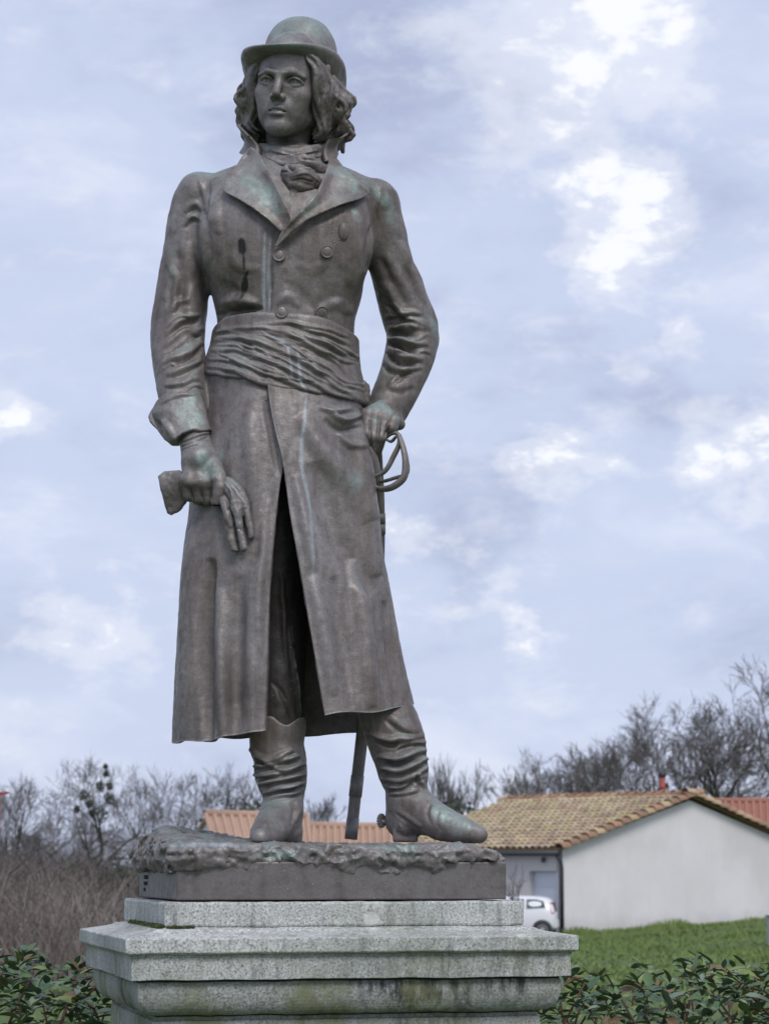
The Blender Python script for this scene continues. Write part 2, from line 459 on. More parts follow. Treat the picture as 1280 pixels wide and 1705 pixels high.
GX, GY = np.meshgrid(xs, ys, indexing='ij')
V = np.stack([GX, GY, gz(GX, GY)], -1).reshape(-1, 3); idx = np.arange(len(V)).reshape(GX.shape)
q = np.stack([idx[:-1, :-1], idx[1:, :-1], idx[1:, 1:], idx[:-1, 1:]], -1).reshape(-1, 4)
tag(link('ground', np_mesh('ground', V, q, GRASS)), kind='structure')
ASPH = flat('asphalt', (.16, .165, .18), .85, 0, .2, 12, .2)
def sheet(name, x0, x1, y0, y1, m, lift=.01, n=24):
    X_, Y_ = np.meshgrid(np.linspace(x0, x1, n), np.linspace(y0, y1, n), indexing='ij')
    V = np.stack([X_, Y_, gz(X_, Y_) + lift], -1).reshape(-1, 3); ix = np.arange(n * n).reshape(n, n)
    return tag(link(name, np_mesh(name, V, np.stack([ix[:-1, :-1], ix[1:, :-1], ix[1:, 1:], ix[:-1, 1:]], -1).reshape(-1, 4), m)), kind='structure')
sheet('road', -40, -6.5, 66, 73, ASPH, .03)
sheet('driveway', -3.5, 5.2, 66.3, 79, flat('gravel', (.22, .21, .2), .95, 0, .25, 30, .3), .03)
# grass tufts on the bank and meadow (nobody could count the blades)
rg = np.random.default_rng(11)
n = 26000
tx = rg.uniform(2, 17, n); ty = 22 + 50 * rg.random(n) ** .8; keep = (tx < 640 / 4000 * (ty + 7) + 1) ; tx, ty = tx[keep], ty[keep]; n = len(tx)
clump = vnoise(np.stack([tx, ty, 0 * tx], 1), .55, 4) + .5 * vnoise(np.stack([tx, ty, 0 * tx], 1), 1.6, 9)
hh = (.035 + .05 * rg.random(n)) * (1 + 1.1 * np.clip(clump, 0, 1.2)); an = rg.uniform(0, 6.28, n); wd = .018 + .03 * rg.random(n)
b0 = np.stack([tx, ty, gz(tx, ty) - .01], 1); dv = np.stack([np.cos(an), np.sin(an), 0 * an], 1) * wd[:, None]
lean = np.stack([rg.normal(0, .035, n), rg.normal(0, .035, n), hh], 1)
V = np.stack([b0 - dv, b0 + dv, b0 + lean], 1).reshape(-1, 3)
gt_ = NT('grass_blade', .8); gt_.color(gt_.ramp(gt_.noise(.9, 6, .7), [(.3, (.075, .125, .032)), (.5, (.145, .215, .055)), (.7, (.215, .265, .09))]))
nw = 2600; sw = rg.uniform(0, 12.6, nw); wx = 5.79 + CX + .74 * sw + rg.normal(0, .1, nw) + .12; wy = 79 + CY + .673 * sw - np.abs(rg.normal(0, .22, nw)) - .12
hw_ = rg.uniform(.06, .20, nw) * (1 + 1.4 * np.clip(vnoise(np.stack([wx, wy, 0 * wx], 1), .8, 6), 0, 1)); b1 = np.stack([wx, wy, gz(wx, wy) - .01], 1); d1_ = np.stack([rg.uniform(.012, .03, nw), 0 * wx, 0 * wx], 1)
V = np.r_[V, np.stack([b1 - d1_, b1 + d1_, b1 + np.stack([rg.normal(0, .06, nw), rg.normal(0, .06, nw), hw_], 1)], 1).reshape(-1, 3)]; n += nw
o = link('meadow_grass', np_mesh('meadow_grass', V, np.arange(3 * n).reshape(-1, 3), gt_.m, False)); tag(o, 'short rough green grass on the bank below the white gable', 'grass', kind='stuff')

# ================================================================== houses
def mat_render(name, c, dirt=.35, zb=None):
    t = NT(name, .9); a = t.noise(.6, 5, .6); b = t.noise(30, 4, .6)
    st = t.noise(2.2, 4, .6, t.co((2, 2, .25)))
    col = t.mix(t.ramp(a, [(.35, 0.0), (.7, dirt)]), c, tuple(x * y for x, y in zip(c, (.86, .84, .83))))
    col = t.mix(t.ramp(st, [(.55, 0.0), (.75, .22)]), col, tuple(x * .8 for x in c))
    if zb is not None:                                        # splashed earth and damp along the foot of the wall
        sz_ = t.n('ShaderNodeSeparateXYZ'); t.l(t.tc.outputs['Object'], sz_.inputs[0]); hgt = t.math('ADD', sz_.outputs['Z'], t.math('MULTIPLY', t.noise(1.1, 5, .65), -1.0))
        mr = t.n('ShaderNodeMapRange'); mr.inputs['From Min'].default_value = zb + .25; mr.inputs['From Max'].default_value = zb - .55; t.l(hgt, mr.inputs['Value'])
        col = t.mix(t.math('MULTIPLY', mr.outputs[0], .5), col, (.36, .34, .29))
        col = t.mix(t.ramp(t.noise(.28, 4, .6), [(.52, 0.0), (.66, .3)]), col, (.50, .47, .45))
    t.color(col); t.bump(b, .25, .01); return t.m
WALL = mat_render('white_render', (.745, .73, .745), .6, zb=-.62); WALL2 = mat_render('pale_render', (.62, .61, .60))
DARKMETAL = flat('dark_gutter', (.045, .05, .06), .45, .2); DOORW = flat('white_door', (.62, .66, .74), .4, 0, .04, 3)
def mat_tile(name):
    t = NT(name, .85); a = t.attr('tcol', 'Color'); n = t.noise(9, 5, .65)
    t.color(t.mix(t.ramp(n, [(.42, 0.0), (.62, .6)]), a, t.mix(.55, a, (.36, .29, .12)))); t.bump(t.noise(40, 4), .4, .01); return t.m
TILE = mat_tile('roof_tile')
def mat_tile_o(name, c):
    t = NT(name, .85); n = t.noise(1.4, 5, .65); t.color(t.mix(n, tuple(x * .75 for x in c), tuple(x * 1.2 for x in c))); return t.m
TILE_O = mat_tile_o('orange_tile', (.42, .275, .20)); TILE_R = mat_tile_o('red_tile', (.34, .155, .11))
TCOLS = [(.40, .32, .21), (.46, .38, .24), (.36, .27, .20), (.50, .42, .27), (.40, .27, .21), (.28, .21, .16), (.47, .37, .28), (.40, .34, .19)]
def tile_geo(w, l, lift, seg=6):
    """half-round cover tile along +y, width w in x; wider and higher at its lower end"""
    V = []; F = []
    for j, (yy, ws, zo) in enumerate(((0, 1.0, lift), (l, .84, 0))):
        for k in range(seg + 1):
            a = math.pi * k / seg; V.append((-w / 2 * ws * math.cos(a), yy, zo + w * .42 * ws * math.sin(a)))
    for k in range(seg): F.append((k, k + 1, seg + 2 + k, seg + 1 + k))
    n0 = len(V)
    for k in range(seg + 1):                                  # thickness at the open end
        a = math.pi * k / seg; V.append((-w / 2 * .82 * math.cos(a), 0, lift + w * .42 * .78 * math.sin(a)))
    for k in range(seg): F.append((n0 + k, n0 + k + 1, k + 1, k))
    return np.array(V), F
def col_mesh(name, V, F, cols, mat):
    me = bpy.data.meshes.new(name); me.from_pydata(np.asarray(V).tolist(), [], F); me.update()
    a = me.color_attributes.new('tcol', 'FLOAT_COLOR', 'POINT'); a.data.foreach_set('color', np.asarray(cols, np.float32).ravel())
    me.materials.append(mat); return me
def tiled_slope(parent, o0, ex, ey, nx, ny, w, l, limit, mat, order):
    """tiles on a slope: o0 lower corner, ex along the eave, ey up the slope (unit vectors); nearest ones are single parts"""
    nz_ = np.cross(ex, ey); M = np.stack([ex, ey, nz_], 1)
    V0, F0 = tile_geo(w * 1.08, l * 1.18, .035)
    vers = [col_mesh('roof_tile', V0, F0, [(*c, 1)] * len(V0), mat) for c in TCOLS]
    cells = [(i, j) for i in range(nx) for j in range(ny)]; cells.sort(key=order)
    rr = random.Random(5); SV, SF, SC = [], [], []; n0 = 0
    M4 = Matrix(M.tolist()).to_4x4()
    for c, (i, j) in enumerate(cells):
        p = o0 + ex * ((i + .5) * w) + ey * (j * l) + nz_ * (.02 + rr.uniform(-.006, .006)); kk = rr.randrange(len(TCOLS))
        if c < limit:
            o = link('roof_tile', vers[kk], parent); o.matrix_basis = Matrix.Translation(p.tolist()) @ M4 @ Matrix.Rotation(rr.uniform(-.03, .03), 4, 'Z')
        else:
            SV.append(V0 @ M.T + p); SF += [tuple(x + n0 for x in f) for f in F0]; n0 += len(V0); SC += [(*TCOLS[kk], 1)] * len(V0)
    if SV: tag(link('far_roof_tiles', col_mesh('far_roof_tiles', np.concatenate(SV), SF, SC, mat), parent), kind='stuff')
def at(u, D, z):                                              # photo column u, distance D along the ground, height z
    return np.array((CX + (u - 640) / FPX * D, CY + D, z))
# --- right house: low gable turned to the camera, long roof running away to the left
HR = empty('house'); tag(HR, 'white rendered bungalow with blank gable wall and mottled yellow-brown tile roof', 'house')
zb_, ze_, zr_ = -.62, 2.22, 4.02
c0 = at(933, 79, 0)[:2]; g = np.array((.74, .673)); g /= np.linalg.norm(g); r_ = np.array((-g[1], g[0])); HW, HL = 6.38, 8.6
def hp(a, b, z): p = c0 + g * a + r_ * b; return np.array((p[0], p[1], z))
ov = .12                                                      # verge overhang
def quad_wall(name, pts, mat, parent, th=.25):
    P = np.array(pts); n = np.cross(P[1] - P[0], P[2] - P[0]); n /= np.linalg.norm(n); m = len(P)
    mb = MB(); mb.add(np.r_[P, P - n * th], [tuple(range(m)), tuple(range(2 * m - 1, m - 1, -1))] + [(k, m + k, m + (k + 1) % m, (k + 1) % m) for k in range(m)])
    return mb.build(name, mat, parent)
quad_wall('gable_wall', [hp(0, 0, zb_), hp(2*HW, 0, zb_), hp(2*HW, 0, ze_), hp(HW, 0, zr_ - .12), hp(0, 0, ze_)], WALL, HR)
D0, D1, DH = .22, 1.50, 1.50                                  # garage door opening on the side wall
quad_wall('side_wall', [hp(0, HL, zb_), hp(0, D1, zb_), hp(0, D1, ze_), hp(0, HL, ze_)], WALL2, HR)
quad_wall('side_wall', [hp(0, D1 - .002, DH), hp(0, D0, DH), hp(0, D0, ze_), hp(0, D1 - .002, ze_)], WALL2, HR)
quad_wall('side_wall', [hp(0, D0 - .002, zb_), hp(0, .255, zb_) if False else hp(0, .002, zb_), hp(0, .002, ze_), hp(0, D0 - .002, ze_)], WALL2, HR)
dr = quad_wall('garage_door', [hp(.22, D1, zb_), hp(.22, D0, zb_), hp(.22, D0, DH), hp(.22, D1, DH)], DOORW, HR, .05)
for k in range(4):
    za, zb2 = zb_ + .06 + k * .52, zb_ + .54 + k * .52
    quad_wall('door_panel', [hp(.205, D1 - .06, za), hp(.205, D0 + .06, za), hp(.205, D0 + .06, zb2), hp(.205, D1 - .06, zb2)], DOORW, dr, .02)
quad_wall('far_gable_wall', [hp(2*HW, HL, zb_), hp(0, HL, zb_), hp(0, HL, ze_), hp(HW, HL, zr_ - .12), hp(2*HW, HL, ze_)], WALL, HR)
quad_wall('rear_wall', [hp(2*HW, 0, zb_), hp(2*HW, HL, zb_), hp(2*HW, HL, ze_), hp(2*HW, 0, ze_)], WALL, HR)
def roof_slab(name, P, th, mat, parent): return quad_wall(name, P, mat, parent, th)
BED = flat('tile_bed', (.20, .14, .08), .9)
eo = .28
sl_ = (zr_ - ze_) / HW
rf = roof_slab('roof_slope', [hp(-eo, -ov, ze_ - eo*sl_), hp(HW, -ov, zr_), hp(HW, HL + ov, zr_), hp(-eo, HL + ov, ze_ - eo*sl_)][::-1], .1, BED, HR)
roof_slab('roof_slope', [hp(HW, -ov, zr_), hp(2*HW + eo, -ov, ze_ - eo*sl_), hp(2*HW + eo, HL + ov, ze_ - eo*sl_), hp(HW, HL + ov, zr_)][::-1], .1, BED, HR)
e_al = np.array((*r_, 0.0)) * -1; e_up = np.array((g[0], g[1], sl_)); SLEN = (HW + eo) * np.linalg.norm(e_up); e_up /= np.linalg.norm(e_up)
tw, tl = .29, .42
nx_, ny_ = int((HL + 2 * ov) / tw), int(SLEN / tl)
o0 = hp(-eo, HL + ov, ze_ - eo*sl_ + .01)
tiled_slope(rf, o0, e_al, e_up, nx_, ny_, tw, tl, 300, TILE, lambda c: -(c[0]))
# verge tiles up and down the gable, ridge tiles along the top
Vv, Fv = tile_geo(.44, .52, .07, 8)
vm = [col_mesh('verge_tile', Vv, Fv, [(*c, 1)] * len(Vv), TILE) for c in [(.42, .29, .19), (.30, .17, .12), (.46, .34, .22), (.36, .20, .14), (.24, .15, .11)]]
rr = random.Random(3)
for sgn in (1, -1):
    up = np.array((g[0] * sgn, g[1] * sgn, sl_)); up /= np.linalg.norm(up); sd = np.array((*r_, 0.0)) * (-sgn); nn = np.cross(sd, up)
    M4 = Matrix(np.stack([sd, up, nn], 1).tolist()).to_4x4(); nn_ = int(SLEN / .43)
    b = hp(-eo, -ov - .02, ze_ - eo*sl_) if sgn > 0 else hp(2*HW + eo, -ov - .02, ze_ - eo*sl_)
    for k in range(nn_ + 1):
        o = link('verge_tile', vm[rr.randrange(5)], HR); o.matrix_basis = Matrix.Translation((b + up * (k * .43) + nn * .03).tolist()) @ M4
rd = np.array((*r_, 0.0)); M4 = Matrix(np.stack([np.cross(rd, (0, 0, 1)), rd, (0, 0, 1)], 1).tolist()).to_4x4()
for k in range(int((HL + 2*ov) / .42) + 1):
    o = link('ridge_tile', vm[rr.randrange(5)], HR); p = hp(HW, -ov + k * .42, zr_ + .02); o.matrix_basis = Matrix.Translation(p.tolist()) @ M4
MB().tube([hp(-eo - .05, -ov, ze_ - .14), hp(-eo - .05, HL + ov, ze_ - .14)], .085, 8).build('gutter', DARKMETAL, HR, True)
MB().tube([hp(-eo - .04, -.02, ze_ - .18), hp(-.10, -.02, ze_ - .42), hp(-.07, -.03, ze_ - .6), hp(-.07, -.03, zb_)], .065, 8).build('downpipe', DARKMETAL, HR, True)
fl = flat('flue_red', (.30, .055, .045), .5); fp = at(1100, 86.5, 0)
cp = MB().tube([(fp[0], fp[1], 3.3), (fp[0], fp[1], 4.80)], .10, 12).build('chimney_pipe', fl, HR, True)
MB().tube([(fp[0], fp[1], 4.42), (fp[0], fp[1], 4.48)], .125, 12).build('collar', fl, cp, True)
MB().tube([(fp[0], fp[1], 4.80), (fp[0], fp[1], 4.87), (fp[0], fp[1], 5.01), (fp[0], fp[1], 5.03)], [.11, .15, .15, .05], 12).build('cap', DARKMETAL, cp, True)
lp = hp(-.10, .78, 1.86); wlm = flat('lamp_dark', (.08, .08, .09), .5)
wl_ = MB().tube([lp + [0, 0, -.08], lp + [0, 0, .08]], [.07, .05], 10).build('wall_lamp', wlm, HR, True)
MB().tube([hp(0, .78, 1.86), lp], .03, 8).build('bracket', wlm, wl_, True)
# --- roof ribs for plain far roofs: every rib a part
def ribbed_roof(parent, A, B, C, D_, mat, pitch, r=.09, rows=10):
    """A-B eave, D-C ridge; base sheet and one row of cover tiles per rib"""
    A, B, C, D_ = map(np.asarray, (A, B, C, D_))
    base = quad_wall('roof_slope', [A, B, C, D_], mat, parent, .12)
    n = max(2, int(np.linalg.norm(B - A) / pitch)); up = np.cross(B - A, D_ - A); up /= np.linalg.norm(up)
    if up[2] < 0: up = -up
    for k in range(n + 1):
        t = k / n; a = A + (B - A) * t; d = D_ + (C - D_) * t
        P = [a + (d - a) * s + up * (.02 + (.02 if i % 2 else 0)) for i, s in enumerate(np.repeat(np.linspace(0, 1, rows + 1), 2)[1:-1])]
        MB().tube(P, r, 6, True, .8).build('tile_row', mat, base, False)
    MB().tube([D_ + [0, 0, .03], C + [0, 0, .03]], .14, 8).build('ridge', mat, parent, True)
# --- house with red roof behind the gable
HB = empty('house'); tag(HB, 'house with plain red tile roof rising behind the white gable', 'house')
a_, b_ = at(1120, 99, 2.1), at(1420, 97, 2.1); cR, dR = at(1425, 101.5, 4.36), at(1112, 103.5, 4.38)
ribbed_roof(HB, a_, b_, cR, dR, TILE_R, .27, .085, 14)
MBw = MB(); base = np.array([a_ + [.3, .3, 0], b_ + [-.3, .3, 0], b_ + [1.2, 9, 0], a_ + [.5, 9, 0]])
def prism(mb, base, z0, z1):
    lo = base.copy(); lo[:, 2] = z0; hi = base.copy(); hi[:, 2] = z1
    return mb.add(np.r_[lo, hi], [(3,2,1,0),(4,5,6,7),(0,1,5,4),(1,2,6,5),(2,3,7,6),(3,0,4,7)])
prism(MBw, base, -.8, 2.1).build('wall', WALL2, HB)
quad_wall('roof_slope', [cR + [0, .05, 0], b_ + [1.4, 9.3, .05], a_ + [.4, 9.3, .05], dR + [0, .05, 0]][::-1], TILE_R, HB, .1)
# --- bungalow with orange roof far behind the statue's feet
HM_ = empty('house'); tag(HM_, 'pale bungalow with orange tile roof seen behind the statue boots', 'house')
DA = 84
A, B = at(366, DA - 4, 1.9), at(520, DA - 3, 1.9); C_, D_ = at(512, DA, 3.36), at(345, DA - .5, 3.42)
ribbed_roof(HM_, A, B, C_, D_, TILE_O, .255, .085, 9)
quad_wall('roof_slope', [at(300, DA + 4, 1.9), D_, C_, at(500, DA + 4, 1.9)], TILE_O, HM_, .1)
prism(MB(), np.array([A + [.15, .3, 0], B + [0, .3, 0], at(500, DA + 3.8, 0), at(306, DA + 3.8, 0)]), -.6, 1.9).build('wall', WALL, HM_)
quad_wall('gable_wall', [at(306, DA + 3.8, 1.9), A + [.15, .3, 0], D_ + [.12, .1, -.12]], WALL, HM_, .2)
A, B = at(500, DA + 1, 1.4), at(676, DA + 2, 1.4); C_, D_ = at(672, DA + 5, 3.06), at(500, DA + 4, 3.10)
ribbed_roof(HM_, A, B, C_, D_, TILE_O, .255, .085, 9)
prism(MB(), np.array([A + [.2, .3, 0], B + [-.2, .3, 0], at(672, DA + 8, 0), at(500, DA + 8, 0)]), -.6, 1.4).build('wall', WALL, HM_)
# --- grey cabinet at the end of the bank
CB = empty('utility_cabinet'); tag(CB, 'blue-grey utility cabinet standing on the grass bank', 'cabinet')
p = at(1284, 66, 0); z0 = float(gz(p[0], p[1])) - .02; cm = flat('cabinet_grey', (.26, .30, .37), .5)
CB.location = (p[0], p[1], z0)
bevel(MB().box((-.26, -.16, .06), (.26, .16, .74)).build('case', cm, CB), .012); MB().box((-.28, -.18, 0), (.28, .18, .06)).build('base', cm, CB)
bevel(MB().box((-.28, -.19, .74), (.28, .18, .79)).build('lid', flat('cabinet_lid', (.10, .12, .15), .5), CB), .01); dd = MB().box((-.22, -.172, .10), (.22, -.160, .70)).build('door', cm, CB); MB().box((.15, -.185, .38), (.18, -.172, .46)).build('handle', DARKMETAL, dd)
# --- red post at the far left
RP = empty('signal_post'); tag(RP, 'thin red metal post with short arm beside the brushwood', 'post')
p = at(2, 38, 0); z0 = float(gz(p[0], p[1])); RP.location = (p[0], p[1], z0); rm = flat('red_paint', (.32, .04, .05), .5)
MB().tube([(0, 0, 0), (0, 0, 2.78 - z0)], .028, 10).build('pole', rm, RP, True); MB().tube([(-.10, 0, 2.77 - z0), (.16, 0, 2.80 - z0)], [.03, .018], 8).build('arm', rm, RP, True)

# ================================================================== car behind the pedestal
def car():
    root = empty('parked_car'); tag(root, 'small white hatchback parked before the garage door', 'car')
    paint = NT('car_paint', .28, 0, .6); paint.color((.72, .73, .76)); paint = paint.m
    glass = NT('car_glass', .35, 0, .25); glass.color((.06, .08, .085)); glass = glass.m
    tyre = flat('tyre', (.025, .025, .027), .8); rim = flat('rim', (.38, .39, .40), .4, .6); red = NT('tail_red', .25); red.color((.45, .02, .035)); red = red.m; dark = flat('car_trim', (.05, .05, .055), .6)
    # side outline, x to the front (-x is the tail), one body section each: (x, sill z, belt z, roof z, half width low, half width roof)
    X = [-1.54, -1.51, -1.44, -1.28, -1.0, -.6, -.1, .4, .75, 1.05, 1.4, 1.62, 1.70]
    sill = [.42, .34, .26, .22, .20, .20, .20, .20, .20, .22, .26, .32, .42]
    belt = [.70, .78, .86, .90, .90, .89, .88, .86, .84, .80, .72, .62, .52]
    roof = [.74, .95, 1.18, 1.30, 1.345, 1.36, 1.36, 1.31, 1.14, .92, .78, .66, .54]
    hw = [.58, .68, .76, .79, .80, .80, .80, .80, .80, .79, .76, .68, .55]; hr = [.50, .52, .54, .55, .56, .57, .57, .56, .57, .62, .66, .6, .48]
    V = []; m = 14
    for i in range(len(X)):
        prof = [(0, sill[i]), (hw[i]*.8, sill[i]), (hw[i]*.97, sill[i] + .06), (hw[i], (sill[i] + belt[i]) / 2), (hw[i]*.97, belt[i]), (hr[i] + (hw[i]-hr[i])*.35, belt[i] + (roof[i]-belt[i])*.6), (hr[i], roof[i] - .05), (hr[i]*.75, roof[i] - .008), (0, roof[i])]
        pts = [(y, z) for y, z in prof] + [(-y, z) for y, z in prof[-2:0:-1]]
        V += [(X[i], y, z) for y, z in pts]
    k = 16; F = [(i*k+j, i*k+(j+1) % k, (i+1)*k+(j+1) % k, (i+1)*k+j) for i in range(len(X)-1) for j in range(k)] + [tuple(range(k-1, -1, -1)), tuple((len(X)-1)*k + j for j in range(k))]
    b = MB().add(V, F).build('body', paint, root, True); sd = b.modifiers.new('s', 'SUBSURF'); sd.levels = 2; sd.render_levels = 2
    def side_y(x, z): # side surface half width at height
        hw_ = np.interp(x, X, hw); hr_ = np.interp(x, X, hr); bz = np.interp(x, X, belt); rz = np.interp(x, X, roof)
        return float(np.interp(z, [.3, bz, bz + (rz - bz) * .6, rz - .05], [hw_, hw_ * .97, hr_ + (hw_ - hr_) * .35, hr_]))
    for s_ in (-1, 1):
        for poly in ([(-1.22, .98), (-1.16, 1.18), (-.95, 1.245), (-.62, 1.25), (-.62, .95)], [(-.54, .95), (-.54, 1.255), (.10, 1.25), (.42, 1.16), (.78, .93)]):
            P = [(x, s_ * (side_y(x, z) + .004), z) for x, z in poly]; Pi = [(x, y - s_ * .03, z) for x, y, z in P]; n = len(P)
            MB().add(P + Pi, [tuple(range(n)), tuple(range(2*n-1, n-1, -1))] + [(q_, (q_+1) % n, n + (q_+1) % n, n + q_) for q_ in range(n)]).build('side_window', glass, root)
        tlp = [(-1.50, .80), (-1.42, .80), (-1.38, .92), (-1.36, 1.14), (-1.41, 1.15), (-1.48, .98)]
        P = [(x, s_ * (side_y(x, z) * .985 + .012), z) for x, z in tlp]; Pi = [(x - .02, y - s_ * .12, z) for x, y, z in P]; n = len(P)
        MB().add(P + Pi, [tuple(range(n)), tuple(range(2*n-1, n-1, -1))] + [(q_, (q_+1) % n, n + (q_+1) % n, n + q_) for q_ in range(n)]).build('tail_light', red, root)
        for wx in (-1.12, 1.12):
            w_ = empty('wheel'); w_.parent = root; w_.location = (wx, s_ * .735, .285)
            th = np.linspace(0, 2*math.pi, 29)[:-1]
            pf = [(.185, -.085), (.26, -.09), (.285, -.06), (.285, .06), (.26, .09), (.185, .085)]
            Vw = [(r0 * math.cos(a), y0, r0 * math.sin(a)) for r0, y0 in pf for a in th]; nn = 28
            MB().add(Vw, [(i*nn+j, i*nn+(j+1) % nn, (i+1)*nn+(j+1) % nn, (i+1)*nn+j) for i in range(5) for j in range(nn)]).build('tyre', tyre, w_, True)
            Vr = [(r0 * math.cos(a), y0 * s_, r0 * math.sin(a)) for r0, y0 in ((.188, .07), (.17, .075), (.12, .062), (.05, .085)) for a in th]
            MB().add(Vr, [(i*nn+j, i*nn+(j+1) % nn, (i+1)*nn+(j+1) % nn, (i+1)*nn+j) for i in range(3) for j in range(nn)] + [tuple(3*nn + j for j in range(nn))]).build('rim', rim, w_, True)
            MB().tube([(wx, s_ * .60, .285), (wx, s_ * .806, .285)], .33, 24).build('wheel_arch', dark, root, True)
    MB().box((-1.565, -.60, .36), (-1.48, .60, .58)).build('rear_bumper', paint, root)
    MB().box((1.60, -.6, .36), (1.70, .6, .52)).build('front_bumper', paint, root)
    P = [(-1.44, -.46, 1.16), (-1.44, .46, 1.16), (-1.515, .56, .86), (-1.515, -.56, .86)]
    MB().add([(x - .012, y, z) for x, y, z in P] + [(x + .03, y, z) for x, y, z in P], [(0,1,2,3),(7,6,5,4),(0,4,5,1),(1,5,6,2),(2,6,7,3),(3,7,4,0)]).build('rear_window', glass, root)
    return root
CAR = car(); cpos = at(899, 77, 0)
CAR.rotation_euler = (0, 0, math.pi - R(8)); CAR.scale = (1, 1, 1)
_w = Matrix.Rotation(math.pi - R(8), 3, 'Z') @ Vector((-1.12, .70, 0)); CAR.location = (cpos[0] - _w.x, cpos[1] - _w.y, -.63)

# ================================================================== bare winter trees
def mat_bark(name, c):
    t = NT(name, .95); t.color(t.mix(t.noise(6, 4), tuple(x * .7 for x in c), tuple(x * 1.3 for x in c))); return t.m
BARK = mat_bark('bark', (.052, .048, .042)); TWIG = mat_bark('twig', (.118, .108, .106)); BARK_M = mat_bark('bark_mossy', (.055, .062, .040))
def tree_mesh(seed, H, spread=.55, levels=7, up=.16, first=.2, kids=2, rmin=.0078):
    rr = np.random.default_rng(seed); lim = [[], []]
    def grow(p, d, L, r, lev):
        n = 4 if lev < 3 else 3; P = [p.copy()]; Rr = [r]; q = p.copy()
        for i in range(n):
            d = d + rr.normal(0, .16 if lev else .06, 3) + np.array((0, 0, up * (.35 if lev else .2))); d /= np.linalg.norm(d)
            q = q + d * L / n; P.append(q.copy()); Rr.append(r * (1 - .42 * (i + 1) / n))
        lim[0 if lev <= 2 else 1].append((np.array(P), np.array(Rr), 5 if lev < 2 else (4 if lev < 3 else 3)))
        if lev >= levels: return
        k = kids + (1 if lev in (0, 1, 5, 6) else 0) + (1 if rr.random() < .45 else 0)
        for j in range(k):
            t = rr.uniform(.45, 1.0) if lev else rr.uniform(.55, 1.0)
            if j == 0: t = 1.0
            i = min(int(t * n), n - 1); b = P[i] + (P[i+1] - P[i]) * (t * n - i)
            az = rr.uniform(0, 6.28); tilt = spread * rr.uniform(.6, 1.25) * (.55 if j == 0 else 1.0)
            a1 = np.cross(d, (0, 0, 1.0)) if abs(d[2]) < .95 else np.array((1.0, 0, 0)); a1 /= np.linalg.norm(a1); a2 = np.cross(d, a1)
            nd = d * math.cos(tilt) + (a1 * math.cos(az) + a2 * math.sin(az)) * math.sin(tilt)
            grow(b, nd, L * (rr.uniform(.70, .90) if lev < 4 else rr.uniform(.58, .8)), max(rmin, Rr[i] * rr.uniform(.48, .66) * (1.2 if j == 0 else 1)), lev + 1)
    grow(np.zeros(3), np.array((rr.normal(0, .06), rr.normal(0, .06), 1.0)), H * first, H * .030, 0)
    out = []
    for grp in lim:
        V, F, n0 = [], [], 0
        for P, Rr, ns in grp:
            T = np.gradient(P, axis=0); T /= np.linalg.norm(T, axis=1)[:, None]
            A = np.cross(T, (.31, .2, .93)); A /= np.linalg.norm(A, axis=1)[:, None] + 1e-9; B = np.cross(T, A)
            an = np.arange(ns) * 2 * math.pi / ns
            V.append((P[:, None] + Rr[:, None, None] * (np.cos(an)[None, :, None] * A[:, None] + np.sin(an)[None, :, None] * B[:, None])).reshape(-1, 3))
            ix = np.arange(len(P) * ns).reshape(len(P), ns) + n0; nx = np.roll(ix, -1, 1)
            F.append(np.stack([ix[:-1], nx[:-1], nx[1:], ix[1:]], -1).reshape(-1, 4)); n0 += len(P) * ns
        out.append((np.concatenate(V), np.concatenate(F)))
    zmax = max(o[0][:, 2].max() for o in out)
    return [(V * (H / zmax), F) for V, F in out]
TM = []
for sd, kw in ((1, dict(H=10)), (2, dict(H=10, spread=.62)), (3, dict(H=10, spread=.42, up=.32)), (4, dict(H=10, spread=.68, up=.10)), (5, dict(H=10, spread=.30, up=.5, first=.14, kids=3, levels=5))):
    a, b = tree_mesh(sd, **kw); TM.append((np_mesh('trunk', *a, BARK), np_mesh('crown', *b, TWIG)))
def tree(kind, u, D, vtop, label, group='bare trees beyond the houses', rz=0.0, wide=1.0, name='bare_tree'):
    p = at(u, D, 0); z0 = float(gz(p[0], p[1])) - .05; H = CZ + (1443 - vtop) / FPX * D - z0
    t = empty(name, (p[0], p[1], z0), rz); t.scale = (H / 10 * wide, H / 10 * wide, H / 10); tag(t, label, 'tree', group)
    link('trunk', TM[kind][0], t); link('crown', TM[kind][1], t); return t
